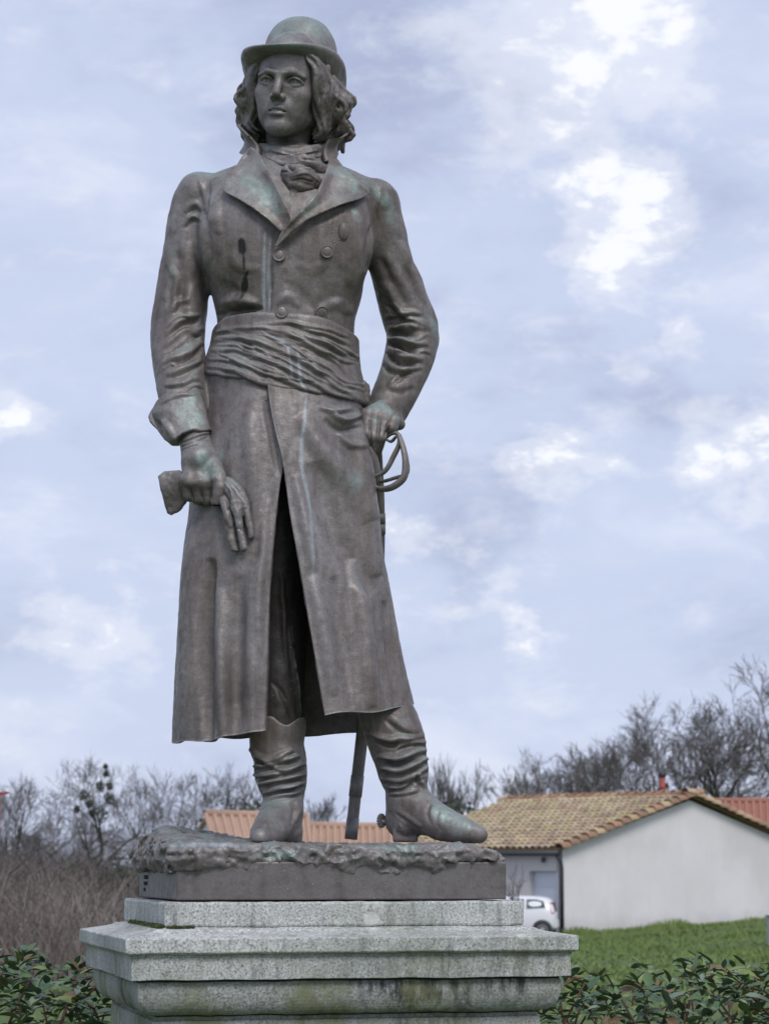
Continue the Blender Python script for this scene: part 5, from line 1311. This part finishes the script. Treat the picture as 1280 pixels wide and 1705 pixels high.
bB, sB = boot_build(bootB, [([(602, 1215), (650, 1235), (705, 1222)], 9, .009), ([(625, 1262), (660, 1262), (708, 1248)], 9, .012), ([(632, 1280), (665, 1282), (712, 1262)], 9, .014), ([(632, 1298), (662, 1300), (712, 1278)], 8, .014), ([(640, 1312), (665, 1310), (690, 1296), (706, 1290)], 7, .012), ([(645, 1322), (670, 1322), (696, 1314)], 6, .009), ([(660, 1245), (690, 1236), (706, 1236)], 8, .008), ([(694, 1288), (700, 1300), (706, 1312)], 6, .009), ([(720, 1338), (716, 1352), (722, 1372)], 8, .004), ([(735, 1350), (730, 1366), (738, 1382)], 7, .003), ([(645, 1190), (680, 1215), (700, 1212)], 12, .005), ([(660, 1350), (680, 1362), (700, 1376)], 7, .004)],
    W(590, 1425, 0) * [1, 0, 1] + [0, -.28, -.02], W(830, 1110, 0) * [1, 0, 1] + [0, .10, 0], [([(430, 1385), (450, 1372), (458, 1358)], 10, .5), ([(715, 1345), (740, 1360), (770, 1375), (785, 1380)], 18, 1.2), ([(750, 1380), (770, 1388)], 10, .8)])
# spur: a toothed wheel on a short neck
mb = MB(); c = W(635, 1367, -.03); n_ = 16
ring = []
for k in range(2 * n_):
    a = math.pi * k / n_; r_ = .016 if k % 2 else .020
    ring.append((r_ * math.cos(a) * .55, r_ * math.cos(a) * .8, r_ * math.sin(a)))
ring = np.array(ring); ax = np.array((.82, -.57, 0)) * .004
m2 = 2 * n_
mb.add(np.r_[c + ring - ax, c + ring + ax], [tuple(range(m2 - 1, -1, -1)), tuple(range(m2, 2 * m2))] + [(k, (k+1) % m2, m2 + (k+1) % m2, m2 + k) for k in range(m2)])
mb.tube([c, W(648, 1372, -.035), W(668, 1374, -.10)], [.005, .005, .006], 8)
own(mb.build('spur', BRONZE))

# ---------------------------------------------------------------- body inside the clothes: one continuous figure, gloved hands
vb = Vol(W(255, 1330, 0) * [1, 0, 1] + [0, -.30, 0], W(745, 240, 0) * [1, 0, 1] + [0, .25, .0], 0.0055)
vb.chain(*chain_px([(480, 240, .03, 32), (480, 290, .03, 60), (475, 380, 0, 75), (475, 500, 0, 70), (470, 600, 0, 70), (465, 690, 0, 72)], 12), k=.02)
vb.chain(*chain_px([(350, 322, .02, 22), (313, 410, .03, 28), (297, 560, .02, 30), (308, 690, -.08, 24), (326, 745, -.125, 22)], 14), k=.03)
vb.chain(*chain_px([(600, 335, .02, 22), (646, 420, .05, 26), (686, 555, .115, 29), (650, 670, .04, 24), (640, 690, .02, 22)], 14), k=.03)
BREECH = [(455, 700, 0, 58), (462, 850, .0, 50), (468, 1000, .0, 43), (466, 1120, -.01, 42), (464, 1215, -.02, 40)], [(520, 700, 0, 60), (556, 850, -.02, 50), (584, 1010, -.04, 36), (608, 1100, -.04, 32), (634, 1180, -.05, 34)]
vb.chain(*chain_px([(455, 700, 0, 58), (462, 850, .0, 42), (468, 1000, .0, 36), (466, 1120, -.01, 36), (464, 1230, -.02, 34), (468, 1310, -.03, 26)], 16), k=.04)
vb.chain(*chain_px([(520, 700, 0, 60), (556, 850, -.02, 42), (584, 1010, -.04, 30), (608, 1100, -.04, 28), (640, 1200, -.055, 30), (672, 1300, -.05, 26)], 16), k=.04)
Vb, Fb = vb.mesh(); Vb = relax(Vb, Fb, 1)
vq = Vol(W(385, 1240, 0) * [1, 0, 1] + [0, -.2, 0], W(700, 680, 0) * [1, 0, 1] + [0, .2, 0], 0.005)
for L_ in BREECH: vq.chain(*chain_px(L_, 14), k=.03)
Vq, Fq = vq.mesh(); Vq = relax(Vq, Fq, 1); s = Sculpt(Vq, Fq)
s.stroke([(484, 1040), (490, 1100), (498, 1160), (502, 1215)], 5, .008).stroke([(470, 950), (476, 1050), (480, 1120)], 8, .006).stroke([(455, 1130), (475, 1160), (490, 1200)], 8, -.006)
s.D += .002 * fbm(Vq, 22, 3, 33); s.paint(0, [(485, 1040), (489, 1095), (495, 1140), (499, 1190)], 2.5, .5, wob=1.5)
own(s.apply().build('breeches', mat_bronze('bronze_slit_shade', .28, .2)))  # much darker bronze: the deep shade inside the coat slit is put into the colour
# gloved fist, back of the hand towards the viewer
vh = Vol(W(285, 858, 0) * [1, 0, 1] + [0, -.30, 0], W(385, 722, 0) * [1, 0, 1] + [0, .0, 0], 0.0025)
vh.chain(*chain_px([(322, 722, -.105, 27), (327, 745, -.125, 27), (332, 765, -.14, 31)], 6), k=.01)
for (ku, kv) in ((312, 808), (327, 813), (343, 814), (357, 810)):
    vh.cap(W(ku * .35 + 330 * .65, 758, -.135), W(ku, kv - 8, -.17), .026, .021, .014)
    vh.cap(W(ku, kv - 6, -.170), W(ku + 2, kv + 17, -.158), .0180, .0160, .005)
    vh.cap(W(ku + 2, kv + 17, -.158), W(ku + 4, kv + 19, -.105), .0160, .014, .004)
vh.chain(*chain_px([(350, 768, -.15, 16), (363, 793, -.178, 14), (366, 814, -.192, 12.5), (361, 834, -.184, 11)], 8), k=.006)
Vh, Fh = vh.mesh(); Vh = relax(Vh, Fh, 1); s = Sculpt(Vh, Fh)
for uu_ in (319, 334.5, 350): s.stroke([(uu_, 812), (uu_ + 1, 824), (uu_ + 2, 842)], 2.6, -.0055, .2)
for p in ([(300, 742), (320, 738), (348, 728)], [(300, 750), (315, 744), (335, 738)], [(303, 735), (325, 729), (350, 722)]): s.fold(p, 4, .006)
s.stroke([(305, 806), (332, 800), (362, 796)], 12, .005).stroke([(318, 752), (330, 780), (340, 800)], 14, .004)
s.paint(1, [(335, 750), (340, 775), (358, 795)], 18, 1.1, wob=.6)
s.D += .0010 * fbm(Vh, 40, 2, 51); s.apply(); SH = s
# hand on the hip, fingers dropping over the sword hilt
vh2 = Vol(W(590, 775, 0) * [1, 0, 1] + [0, -.16, 0], W(690, 655, 0) * [1, 0, 1] + [0, .12, 0], 0.0025)
vh2.cap(W(648, 684, .01), W(628, 694, -.03), .036, .032, .012)
for (a, b_, c2, r0) in (((610, 690), (612, 722), (617, 746), .0165), ((624, 694), (622, 728), (623, 752), .0175), ((640, 697), (634, 728), (628, 750), .017), ((655, 700), (651, 712), (646, 718), .018)):
    vh2.cap(W(640, 682, .0), W(*a, -.045), .028, r0 * 1.15, .010)
    vh2.cap(W(*a, -.045), W(*b_, -.06), r0 * 1.12, r0, .004)
    vh2.cap(W(*b_, -.06), W(*c2, -.035), r0, r0 * .85, .003)
vh2.cap(W(655, 690, .0), W(664, 706, -.01), .022, .018, .01)
Vh2, Fh2 = vh2.mesh(); Vh2 = relax(Vh2, Fh2, 1); s = Sculpt(Vh2, Fh2)
for p in ([(617, 698), (617, 720), (618, 748)], [(632, 702), (629, 722), (626, 748)], [(648, 706), (644, 716), (640, 726)]): s.stroke(p, 3, -.007, .2)
s.paint(1, [(612, 680), (630, 676), (655, 690)], 9, 1.1, wob=.5).paint(1, [(625, 690), (622, 705)], 6, .7).paint(1, [(655, 690), (664, 702)], 9, .9, wob=.5)
s.D += .001 * fbm(Vh2, 40, 2, 52); s.apply(); SH2 = s

# ---------------------------------------------------------------- head
def pose(yaw, pitch, roll, scale, loc):
    return Matrix.Translation(Vector(loc)) @ (Matrix.Rotation(yaw, 4, 'Z') @ Matrix.Rotation(pitch, 4, 'X') @ Matrix.Rotation(roll, 4, 'Y')) @ Matrix.Scale(scale, 4)
HEAD = pose(*HEAD_POSE)
HM = np.array(HEAD)
def toW(V): return V @ HM[:3, :3].T + HM[:3, 3]
vf = Vol((-.085, -.13, -.11), (.085, .11, .235), 0.0018)
vf.ell((0, .0, .145), (.073, .094, .088), .02)
vf.ell((0, -.034, .098), (.062, .060, .088), .02)
vf.ell((0, -.040, .042), (.047, .048, .042), .02)
vf.ell((0, -.079, .015), (.020, .016, .017), .016)
for q in (-1, 1):
    vf.cap((q*.014, -.070, .013), (q*.053, -.004, .046), .0155, .0185, .02)
    vf.cap((q*.053, -.004, .046), (q*.060, .004, .085), .0165, .018, .02)
    vf.ell((q*.041, -.060, .086), (.022, .022, .019), .02)
    vf.ell((q*.029, -.060, .057), (.0215, .022, .031), .022)
    vf.ell((q*.0315, -.0990, .1145), (.0205, .0200, .0118), .005, 'cut')
    vf.cap((q*.009, -.0970, .1292), (q*.029, -.0965, .1325), .0058, .0056, .008)
    vf.cap((q*.029, -.0965, .1325), (q*.051, -.0780, .1245), .0056, .0050, .008)
    vf.ell((q*.0315, -.0745, .1125), .0146, .002)
    up = [(q*.0155, -.0850, .1105), (q*.023, -.0910, .1185), (q*.033, -.0925, .1208), (q*.0425, -.0875, .1175), (q*.0495, -.0775, .1105)]
    vf.chain(up, .0030, .0015)
    lo_ = [(q*.0155, -.0845, .1095), (q*.025, -.0875, .1050), (q*.034, -.0875, .1035), (q*.0425, -.0830, .1060), (q*.0495, -.0770, .1100)]
    vf.chain(lo_, .0024, .0025)
    vf.ell((q*.0290 - .0015, -.0900, .1135), .0046, .0010, 'cut')
    vf.cap((q*.0115, -.1000, .0775), (q*.0105, -.1035, .0755), .0076, .0072, .004)
vf.cap((0, -.0935, .1265), (0, -.1020, .1030), .0072, .0078, .010)
vf.cap((0, -.1020, .1030), (0, -.1145, .0828), .0078, .0092, .005)
for q in (-1, 1): vf.ell((q*.0068, -.1080, .0710), (.0042, .0052, .0042), .002, 'cut')
vf.ell((0, -.078, .052), (.031, .021, .025), .014)
vf.chain([(-.0250, -.0820, .0450), (-.014, -.0930, .0502), (-.005, -.0990, .0540), (0, -.0980, .0526), (.005, -.0990, .0540), (.014, -.0930, .0502), (.0250, -.0820, .0450)], [.0026, .0045, .0052, .0047, .0052, .0045, .0026], .003)
vf.chain([(-.020, -.0850, .0425), (-.010, -.0950, .0400), (0, -.0975, .0390), (.010, -.0950, .0400), (.020, -.0850, .0425)], [.003, .0058, .0066, .0058, .003], .003)
vf.chain([(-.0285, -.0820, .0430), (-.012, -.0990, .0462), (0, -.1055, .0462), (.012, -.0990, .0462), (.0285, -.0820, .0430)], .0021, .0015, 'cut')
vf.ell((0, -.1020, .0280), (.015, .0085, .0055), .008, 'cut')
vf.ell((0, -.080, .0140), (.022, .0175, .0170), .014)
vf.cap((0, -.1045, .0690), (0, -.1025, .0590), .0022, .0028, .003, 'cut')
vf.chain([(0, .012, .05), (0, .020, -.02), (0, .028, -.10)], [.050, .050, .056], .02)
for q in (-1, 1): vf.cap((q*.045, .02, .04), (q*.012, -.030, -.085), .014, .012, .012)
Vf, Ff = vf.mesh(); Vf = relax(Vf, Ff, 1, .4); Vf = toW(Vf)
s = Sculpt(Vf, Ff); s.D += .0005 * fbm(Vf, 45, 2, 61); s.apply(); SF_ = s
sb = Sculpt(Vb, Fb)
Vall = [sb.V, SF_.V, SH.V, SH2.V]; Fall = []; st = []; k = 0
for s_, Fx in ((sb, Fb), (SF_, Ff), (SH, Fh), (SH2, Fh2)):
    Fall.append(Fx + k); k += len(s_.V); st.append(s_.stain)
s2 = Sculpt.__new__(Sculpt); s2.V = np.concatenate(Vall); s2.F = np.concatenate(Fall); s2.stain = np.concatenate(st)
BODY = own(s2.build('body', BRONZE))

# ---------------------------------------------------------------- hair: locks swept back from a centre parting, over the ears to the collar
rng = random.Random(7)
vhair = Vol((-.15, -.115, -.10), (.15, .16, .24), 0.0024)
vhair.ell((0, .020, .145), (.078, .094, .086), .02)
def lock(pts, r, n=20, amp=.0085, tw=0.0):
    """a wavy lock of three strands"""
    Q = curve(np.array(pts), n); t = np.linspace(0, 1, n); w = rng.uniform(0, 6.28); sg = np.sign(pts[-1][0] + 1e-6)
    Q[:, 0] += sg * amp * np.sin(t * 12 + w) * np.sin(t * math.pi) ** .5; Q[:, 1] += amp * np.cos(t * 11 + w) * np.sin(t * math.pi) ** .5
    rr_ = r * np.interp(t, [0, .25, .7, 1], [.45, .85, 1.0, .4])
    for k in range(3):
        a_ = k * 2.094 + w; off = r * .78
        O = np.stack([off * np.cos(a_ + t * 2.2), off * np.sin(a_ + t * 2.2), 0 * t], 1) * np.interp(t, [0, .3, .8, 1], [.5, 1, 1, .2])[:, None]
        vhair.chain(Q + O, rr_ * .68, .0030)
for q in (-1, 1):
    vhair.ell((q*.076, .012, .088), (.024, .046, .070), .02)
    vhair.ell((q*.070, .045, .040), (.032, .045, .052), .02)
    for i in range(40):
        a = i / 39.0
        x0 = q * (.012 + .050 * min(1, a * 1.5)); y0 = -.080 + .095 * a; z0 = .192 - .026 * a + rng.uniform(-.004, .004)
        xs = q * (.072 + .018 * a + rng.uniform(-.003, .006)); ys = -.046 + .085 * a + rng.uniform(-.006, .006); zm = .128 + rng.uniform(-.010, .010)
        bul = rng.uniform(.008, .026) * (.5 + .5 * math.sin(a * math.pi))
        ze = rng.uniform(.004, .040) - .030 * a; xe = q * (.080 + .018 * a + rng.uniform(-.008, .006)); ye = -.030 + .098 * a + rng.uniform(-.008, .008)
        lock([(x0, y0, z0), (xs * .80, ys - .016, zm + .036), (xs, ys, zm), (xs + q * bul, ys + .010, zm * .55 + ze * .45 + .012), (xs + q * bul * .8, ys + .016, zm * .3 + ze * .7), (xe, ye, ze), (xe * .86, ye + .006, ze - .010)], rng.uniform(.0075, .0108))
    for i in range(9):                                        # outer waves that give the mass its rolling outline
        z1 = .118 - .010 * i + rng.uniform(-.006, .006); yy = rng.uniform(-.02, .05)
        ex = .010 if q > 0 else .003
        lock([(q*.074, yy - .03, z1 + .03), (q*(.094 + ex + rng.uniform(0, .012)), yy - .012, z1), (q*(.100 + ex * 1.5 + rng.uniform(0, .014)), yy + .008, z1 - .03), (q*(.092 + ex), yy + .02, z1 - .055), (q*(.080 + ex * rng.uniform(0, 2)), yy + .01, z1 - .068)], rng.uniform(.008, .011), 14)
for i in range(30):                                           # the back
    a = -1 + 2 * i / 29.0
    pts = [(a*.06, .075, .17), (a*.085, .105, .10), (a*.095 + rng.uniform(-.01, .01), .10, .03), (a*.10 + rng.uniform(-.015, .015), .085 + rng.uniform(-.01, .01), -.03 + rng.uniform(-.02, .01))]
    Q = curve(np.array(pts), 10); vhair.chain(Q, np.interp(np.linspace(0, 1, 10), [0, .6, 1], [.010, .012, .005]), .003)
# the face stays free
sl, X, Y, Z = vhair.sub(vhair.lo, vhair.lo + vhair.h * vhair.n)
hw = np.interp(Z.ravel(), [-.1, .03, .06, .10, .15, .178, .19], [.040, .052, .0600, .0615, .0590, .040, .020]).reshape(Z.shape)
fd = np.sqrt((X / (hw + 1e-3))**2 + 0 * Y) - 1
face_clear = np.maximum(fd * .05, Y + .035) + 0 * Z
face_clear = np.maximum(face_clear, Z - .184)
vhair.put(sl, face_clear, .006, 'cut')
HI = np.array(HAT_M.inverted())[:3]
hz = HI[2, 0] * X + HI[2, 1] * Y + HI[2, 2] * Z + HI[2, 3]
vhair.put(sl, hz - .012, .004, 'and')
Vr, Fr = vhair.mesh(); Vr = relax(Vr, Fr, 1, .35); Vr = toW(Vr)
s = Sculpt(Vr, Fr); s.D += .0010 * fbm(Vr, 60, 2, 71) + .0010 * fbm(Vr * [1, 1, .3], 130, 2, 73); own(s.apply().build('hair', BRONZE))

# ---------------------------------------------------------------- hat
HAT = HEAD @ HAT_M
def hat():
    # rings outward over the crown, down to the brim, round its edge and back under into the crown
    ca, cb, h0, h1, off = .0829, .0855, .1093, .0873, .0249
    prof = []                                                # (x radius, y radius, y shift, height, brim weight)
    for k in range(17):                                      # rounded crown
        a = k / 16.0 * math.pi / 2
        prof.append((ca * math.sin(a) ** .9, cb * math.sin(a) ** .9, off, h0 + h1 * max(0.0, math.cos(a)) ** .9, 0))
    for z in np.linspace(h0, .012, 9)[1:]: prof.append((ca + .006 * (1 - z / h0), cb + .006 * (1 - z / h0), off, z, 0))
    A, B = HAT_BRIM
    for w, z in ((.06, .006), (.2, .003), (.4, .002), (.6, .0025), (.8, .0035), (.93, .0035), (1.0, .0005), (.985, -.004), (.9, -.0050), (.7, -.0050), (.45, -.005), (.2, -.005), (.02, -.005)):
        prof.append((ca + .006 + (A - ca - .006) * w, cb + .006 + (B - cb - .006) * w, off * (1 - w), z, w))
    prof += [(ca - .004, cb - .004, off, .002, 0), (ca - .006, cb - .006, off, .03, 0)]
    n = 120; V = []
    t = np.linspace(0, 2 * math.pi, n, endpoint=False)
    for a, b, o_, z, w in prof:
        zz = z + w ** 1.7 * (HAT_SIDE * np.sin(t) ** 2 + HAT_FRONT * np.clip(np.cos(t), 0, 1) ** 2 + HAT_BACK * np.clip(-np.cos(t), 0, 1) ** 2)
        V.append(np.stack([a * np.sin(t), -b * np.cos(t) + o_, zz], 1))
    V = np.concatenate(V); nr = len(prof); idx = np.arange(nr * n).reshape(nr, n); nx = np.roll(idx, -1, 1)
    q = np.stack([idx[:-1], idx[1:], nx[1:], nx[:-1]], -1).reshape(-1, 4)
    M = np.array(HAT); V = V @ M[:3, :3].T + M[:3, 3]
    return V, q
V, q = hat()
s = Sculpt(V, q, face=False)
s.D += .0022 * fbm(V, 16, 4, 81); s.stroke([(455, 60), (480, 48), (508, 56)], 14, -.006).stroke([(462, 66), (490, 58), (512, 66)], 6, .005).paint(2, [(462, 62), (485, 54), (506, 62)], 10, .18, wob=1.2)
s.paint(1, [(470, 35), (520, 32), (550, 60)], 30, 1.1, wob=.9).paint(1, [(450, 62), (500, 45)], 26, .8, wob=.9).paint(1, [(440, 78), (490, 74), (540, 80)], 6, .9, wob=.8)
own(s.apply().build('hat', BRONZE))

# ---------------------------------------------------------------- buttons, badge, beads
def disc(name, u, v, r, h=.006, dome=.003):
    p, nrm = COAT.at(u, v)
    M = Vector(nrm).to_track_quat('Z', 'Y').to_matrix()
    rings = [(1.0, -.004), (1.0, h * .6), (.93, h), (.86, h * .8), (.6, h * .8 + dome * .6), (.3, h * .8 + dome * .9)]
    V = []; n = 20
    for a, z in rings:
        for k in range(n): V.append(Vector(p) + M @ Vector((r * a * math.cos(2*math.pi*k/n), r * a * math.sin(2*math.pi*k/n), z)))
    F = [(i*n+k, i*n+(k+1) % n, (i+1)*n+(k+1) % n, (i+1)*n+k) for i in range(len(rings)-1) for k in range(n)] + [tuple((len(rings)-1)*n + k for k in range(n))]
    mb = MB().add([tuple(x) for x in V], F); return own(mb.build(name, BRONZE, None, True))
for u_, v_ in ((468, 424), (546, 421), (467, 524), (537, 523)): disc('button', u_, v_, .0185, .012, .004)
def relief(name, items, k=.003):
    """small raised work on the chest: list of (u, v, r_px) beads or capsules"""
    mb = MB()
    for (u, v, ru, rv) in items:
        p, nrm = COAT.at(u, v); M = Vector(nrm).to_track_quat('Z', 'Y').to_matrix()
        V = []; n = 12
        for j in range(5):
            a = j / 4 * math.pi / 2
            for kk in range(n):
                b = 2 * math.pi * kk / n
                V.append(tuple(Vector(p) + M @ Vector((math.cos(b) * math.cos(a * .98) * ru / 600, math.sin(b) * math.cos(a * .98) * rv / 600, -.002 + math.sin(a) * min(max(ru, rv * .5), 8) / 600 * .9))))
        mb.add(V, [(i*n+kk, i*n+(kk+1) % n, (i+1)*n+(kk+1) % n, (i+1)*n+kk) for i in range(4) for kk in range(n)] + [tuple(4*n + kk for kk in range(n))])
    return own(mb.build(name, BRONZE, None, True))
relief('heart_badge', [(575, 384, 10, 17)])
relief('bead_chain', [(556 - .3 * i, 368 + 4.2 * i, 2.2, 2.2) for i in range(9)] + [(556 + 3 * i, 403 + .8 * i * (1 if i < 4 else -1), 2.2, 2.2) for i in range(1, 5)])

# ---------------------------------------------------------------- sword: scabbard, bowl of bars, held glove
P = [(624, 715, -.02), (627, 760, .0), (630, 820, .04), (631, 880, .07), (628, 980, .12), (620, 1080, .16), (608, 1180, .19), (600, 1250, .20), (592, 1320, .205), (584, 1398, .20)]
Q = curve(WA(P), 40)
rr = np.interp(np.linspace(0, 1, 40), [0, .3, .6, 1], [.016, .017, .0185, .0165])
mb = MB().tube(Q, rr, 14, True, .55, (0, 1, 0)); SCAB = own(mb.build('scabbard', BRONZE, None, True))
for t0, t1, g in ((.965, 1.0, 1.08), (.87, .875, 1.1), (.235, .245, 1.1), (.215, .222, 1.1)):
    i0 = Q[int(t0 * 39)]; i1 = Q[min(39, int(t1 * 39) + 1)]; r0 = np.interp(t0, [0, .3, .6, 1], [.016, .017, .0185, .0165]) * g
    own(MB().tube([i0, i1], [r0, r0], 14, True, .6, (0, 1, 0)).build('scabbard_mount', BRONZE, None, True))
bars = [[(641, 730, -.05), (652, 722, -.06), (663, 722, -.07), (665, 735, -.075), (655, 760, -.075), (640, 785, -.07), (616, 797, -.05)],
        [(664, 724, -.07), (671, 745, -.09), (675, 770, -.10), (672, 795, -.10), (655, 810, -.09), (632, 814, -.06), (616, 806, -.03)],
        [(668, 735, -.05), (677, 762, -.06), (676, 790, -.06), (660, 795, -.05), (640, 801, -.03), (628, 802, .0)],
        [(641, 730, -.05), (650, 735, -.055), (660, 726, -.07)]]
mb = MB()
for b_, r_ in zip(bars, (.0085, .0105, .007, .006)):
    Q2 = curve(WA(b_), 26); mb.tube(Q2, np.interp(np.linspace(0, 1, 26), [0, .5, 1], [.75, 1.1, .9]) * r_, 10, True, .7)
own(mb.build('sword_guard', BRONZE, None, True))
mb = MB(); Q3 = curve(WA([(612, 745, -.045), (618, 760, -.04), (624, 790, -.02), (626, 806, .0)]), 10); mb.tube(Q3, .017, 12, True); own(mb.build('sword_grip', BRONZE, None, True))
vg = Vol(W(250, 935, 0) * [1, 0, 1] + [0, -.32, 0], W(432, 770, 0) * [1, 0, 1] + [0, -.06, 0], 0.0026)
# limp cuff of the glove sticking out behind the fist
sl, X, Y, Z = vg.sub(vg.lo, vg.lo + vg.h * vg.n)
u, v = field_uv(X, 0 * Y - .14, Z)
pd = poly_d(u, v, [(262, 792), (272, 784), (300, 783), (312, 800), (310, 836), (298, 848), (284, 858), (276, 852), (270, 830)]) / 600.0
yc = -.135 - .014 * np.sin((v - 780) / 17.0) - (u - 300) * .0003
d = -smin(-(np.abs(Y - yc) - .011), -pd, .007); vg.put(sl, d, .0)
for L_ in ([(362, 806, -.155, 8), (375, 808, -.185, 10), (389, 826, -.208, 11), (396, 856, -.222, 7.5), (400, 885, -.226, 6.5), (405, 912, -.226, 6)],
           [(362, 812, -.155, 8), (374, 830, -.192, 8), (380, 862, -.213, 7.5), (385, 892, -.217, 6.5), (391, 919, -.217, 6)],
           [(366, 800, -.155, 8), (380, 804, -.185, 9), (395, 820, -.203, 12), (408, 844, -.212, 9), (414, 868, -.217, 6.5), (418, 893, -.217, 5.5)],
           [(364, 818, -.16, 7), (373, 838, -.205, 7), (378, 858, -.221, 7), (383, 876, -.224, 5)]):
    vg.chain(*chain_px(L_, 14), k=.0025)
Vg, Fg = vg.mesh(); Vg = relax(Vg, Fg, 1); s = Sculpt(Vg, Fg)
s.stroke([(368, 798), (382, 820), (390, 860)], 3, .006).stroke([(372, 804), (392, 830), (402, 870)], 3, -.006).stroke([(396, 850), (402, 846), (414, 850)], 3, .004).stroke([(374, 852), (381, 848), (388, 852)], 3, -.004).stroke([(390, 880), (398, 878), (404, 884)], 3, -.003).stroke([(384, 806), (398, 822), (408, 838)], 3, -.005)
s.D += .0026 * fbm(Vg, 38, 3, 91); s.paint(0, [(390, 840), (398, 900)], 8, .3); own(s.apply().build('held_glove', BRONZE))

# ---------------------------------------------------------------- bronze plinth with its lump of rough ground
def rotP(V): return np.stack([V[:, 0]*PC - V[:, 1]*PS, V[:, 0]*PS + V[:, 1]*PC, V[:, 2]], 1)
def unrot(x, y): return x * PC + y * PS, -x * PS + y * PC
WB, DB = .438, .362
mb = MB(); mb.box((-WB, -DB, Zt + .004), (WB, DB, Zt + .102)); mb.V = [rotP(v) for v in mb.V]
plm = mat_bronze('bronze_plinth', .74, .3); plm.node_tree.nodes['Principled BSDF'].inputs['Roughness'].default_value = .6
o = own(mb.build('plinth', plm)); bevel(o, .004)
vr = Vol((-.62, -.56, Zt + .05), (.62, .56, Zt + .27), 0.005)
sl, X, Y, Z = vr.sub(vr.lo, vr.lo + vr.h * vr.n)
x, y = unrot(X, Y)
XX = np.stack(np.broadcast_arrays(X, Y, Z), -1)
nz = fbm(XX.reshape(-1, 3), 9, 4, 5, .55).reshape(XX.shape[:3]); nz2 = np.abs(fbm((XX * [1, 1, 1.6]).reshape(-1, 3), 16, 3, 9)).reshape(XX.shape[:3])
dx = np.abs(x) - (WB - .035); dy = np.abs(y) - (DB - .035)
side = np.sqrt(np.maximum(dx, 0)**2 + np.maximum(dy, 0)**2) + np.minimum(np.maximum(dx, dy), 0)
top = zg + .006 + .042 * np.exp(-((x + .33) / .19) ** 2 - ((y - .20) / .17) ** 2) + .022 * np.exp(-((x + .40) / .10) ** 2 - ((y + .05) / .25) ** 2) + .004 * nz
top = top - .035 * np.clip((x - .30) / .14, 0, 1) ** 2 + 0 * Y
zz = Z - (Zt + .118)
ed = np.sqrt(np.maximum(side, 0) ** 2 + (zz * .9) ** 2)
d = np.maximum(side - .044 + .016 * nz - .026 * nz2 + np.abs(zz) * .45 - .02 * np.exp(-((x + .44) / .09) ** 2), Z - top)
nz3 = np.abs(fbm((XX * [1, 1, 1.4]).reshape(-1, 3), 34, 3, 19)).reshape(XX.shape[:3])
d = -smin(-(side - .054 + .012 * nz + .022 * nz2 + .012 * nz3 - .022 * np.exp(-((x + .46) / .10) ** 2) + .55 * np.maximum(np.abs(zz) - .014, 0)), -(Z - top + .005 * nz3), .010)
d = np.maximum(d, Zt + .078 + .012 * nz - Z)
vr.put(sl, d, 0)
V, F = vr.mesh(); V = relax(V, F, 1); s = Sculpt(V, F)
s.D += .0045 * fbm(V, 50, 4, 95, .6)
s.paint(0, [(280, 1409), (340, 1406), (410, 1408)], 6, .8, wob=.5).paint(1, [(640, 1412), (700, 1420)], 22, .7, wob=1).paint(1, [(420, 1420), (520, 1424)], 14, .6, wob=1)
own(s.apply().build('rough_ground', BRONZE_D))
# founder's mark cut into the side of the plinth
mk = flat('mark_dark', (.03, .028, .03), .8)
for i, (t_, sz) in enumerate((('THIEBAUT F', .016), ('FONDEURS', .015), ('PARIS', .015))):
    cu = bpy.data.curves.new('engraved_line', 'FONT'); cu.body = t_; cu.size = sz; cu.extrude = .0006; cu.materials.append(mk)
    tmp = link('tmp', cu); dg = bpy.context.evaluated_depsgraph_get(); me = bpy.data.meshes.new_from_object(tmp.evaluated_get(dg)); bpy.data.objects.remove(tmp)
    me.name = 'engraved_line'; o = link('engraved_line', me)
    M = Matrix.Rotation(YAW, 4, 'Z') @ Matrix.Translation((-WB - .0006, DB - .10, Zt + .055 - .017 * i)) @ Matrix.Rotation(R(-90), 4, 'Z') @ Matrix.Rotation(R(90), 4, 'X')
    me.transform(M); own(o)
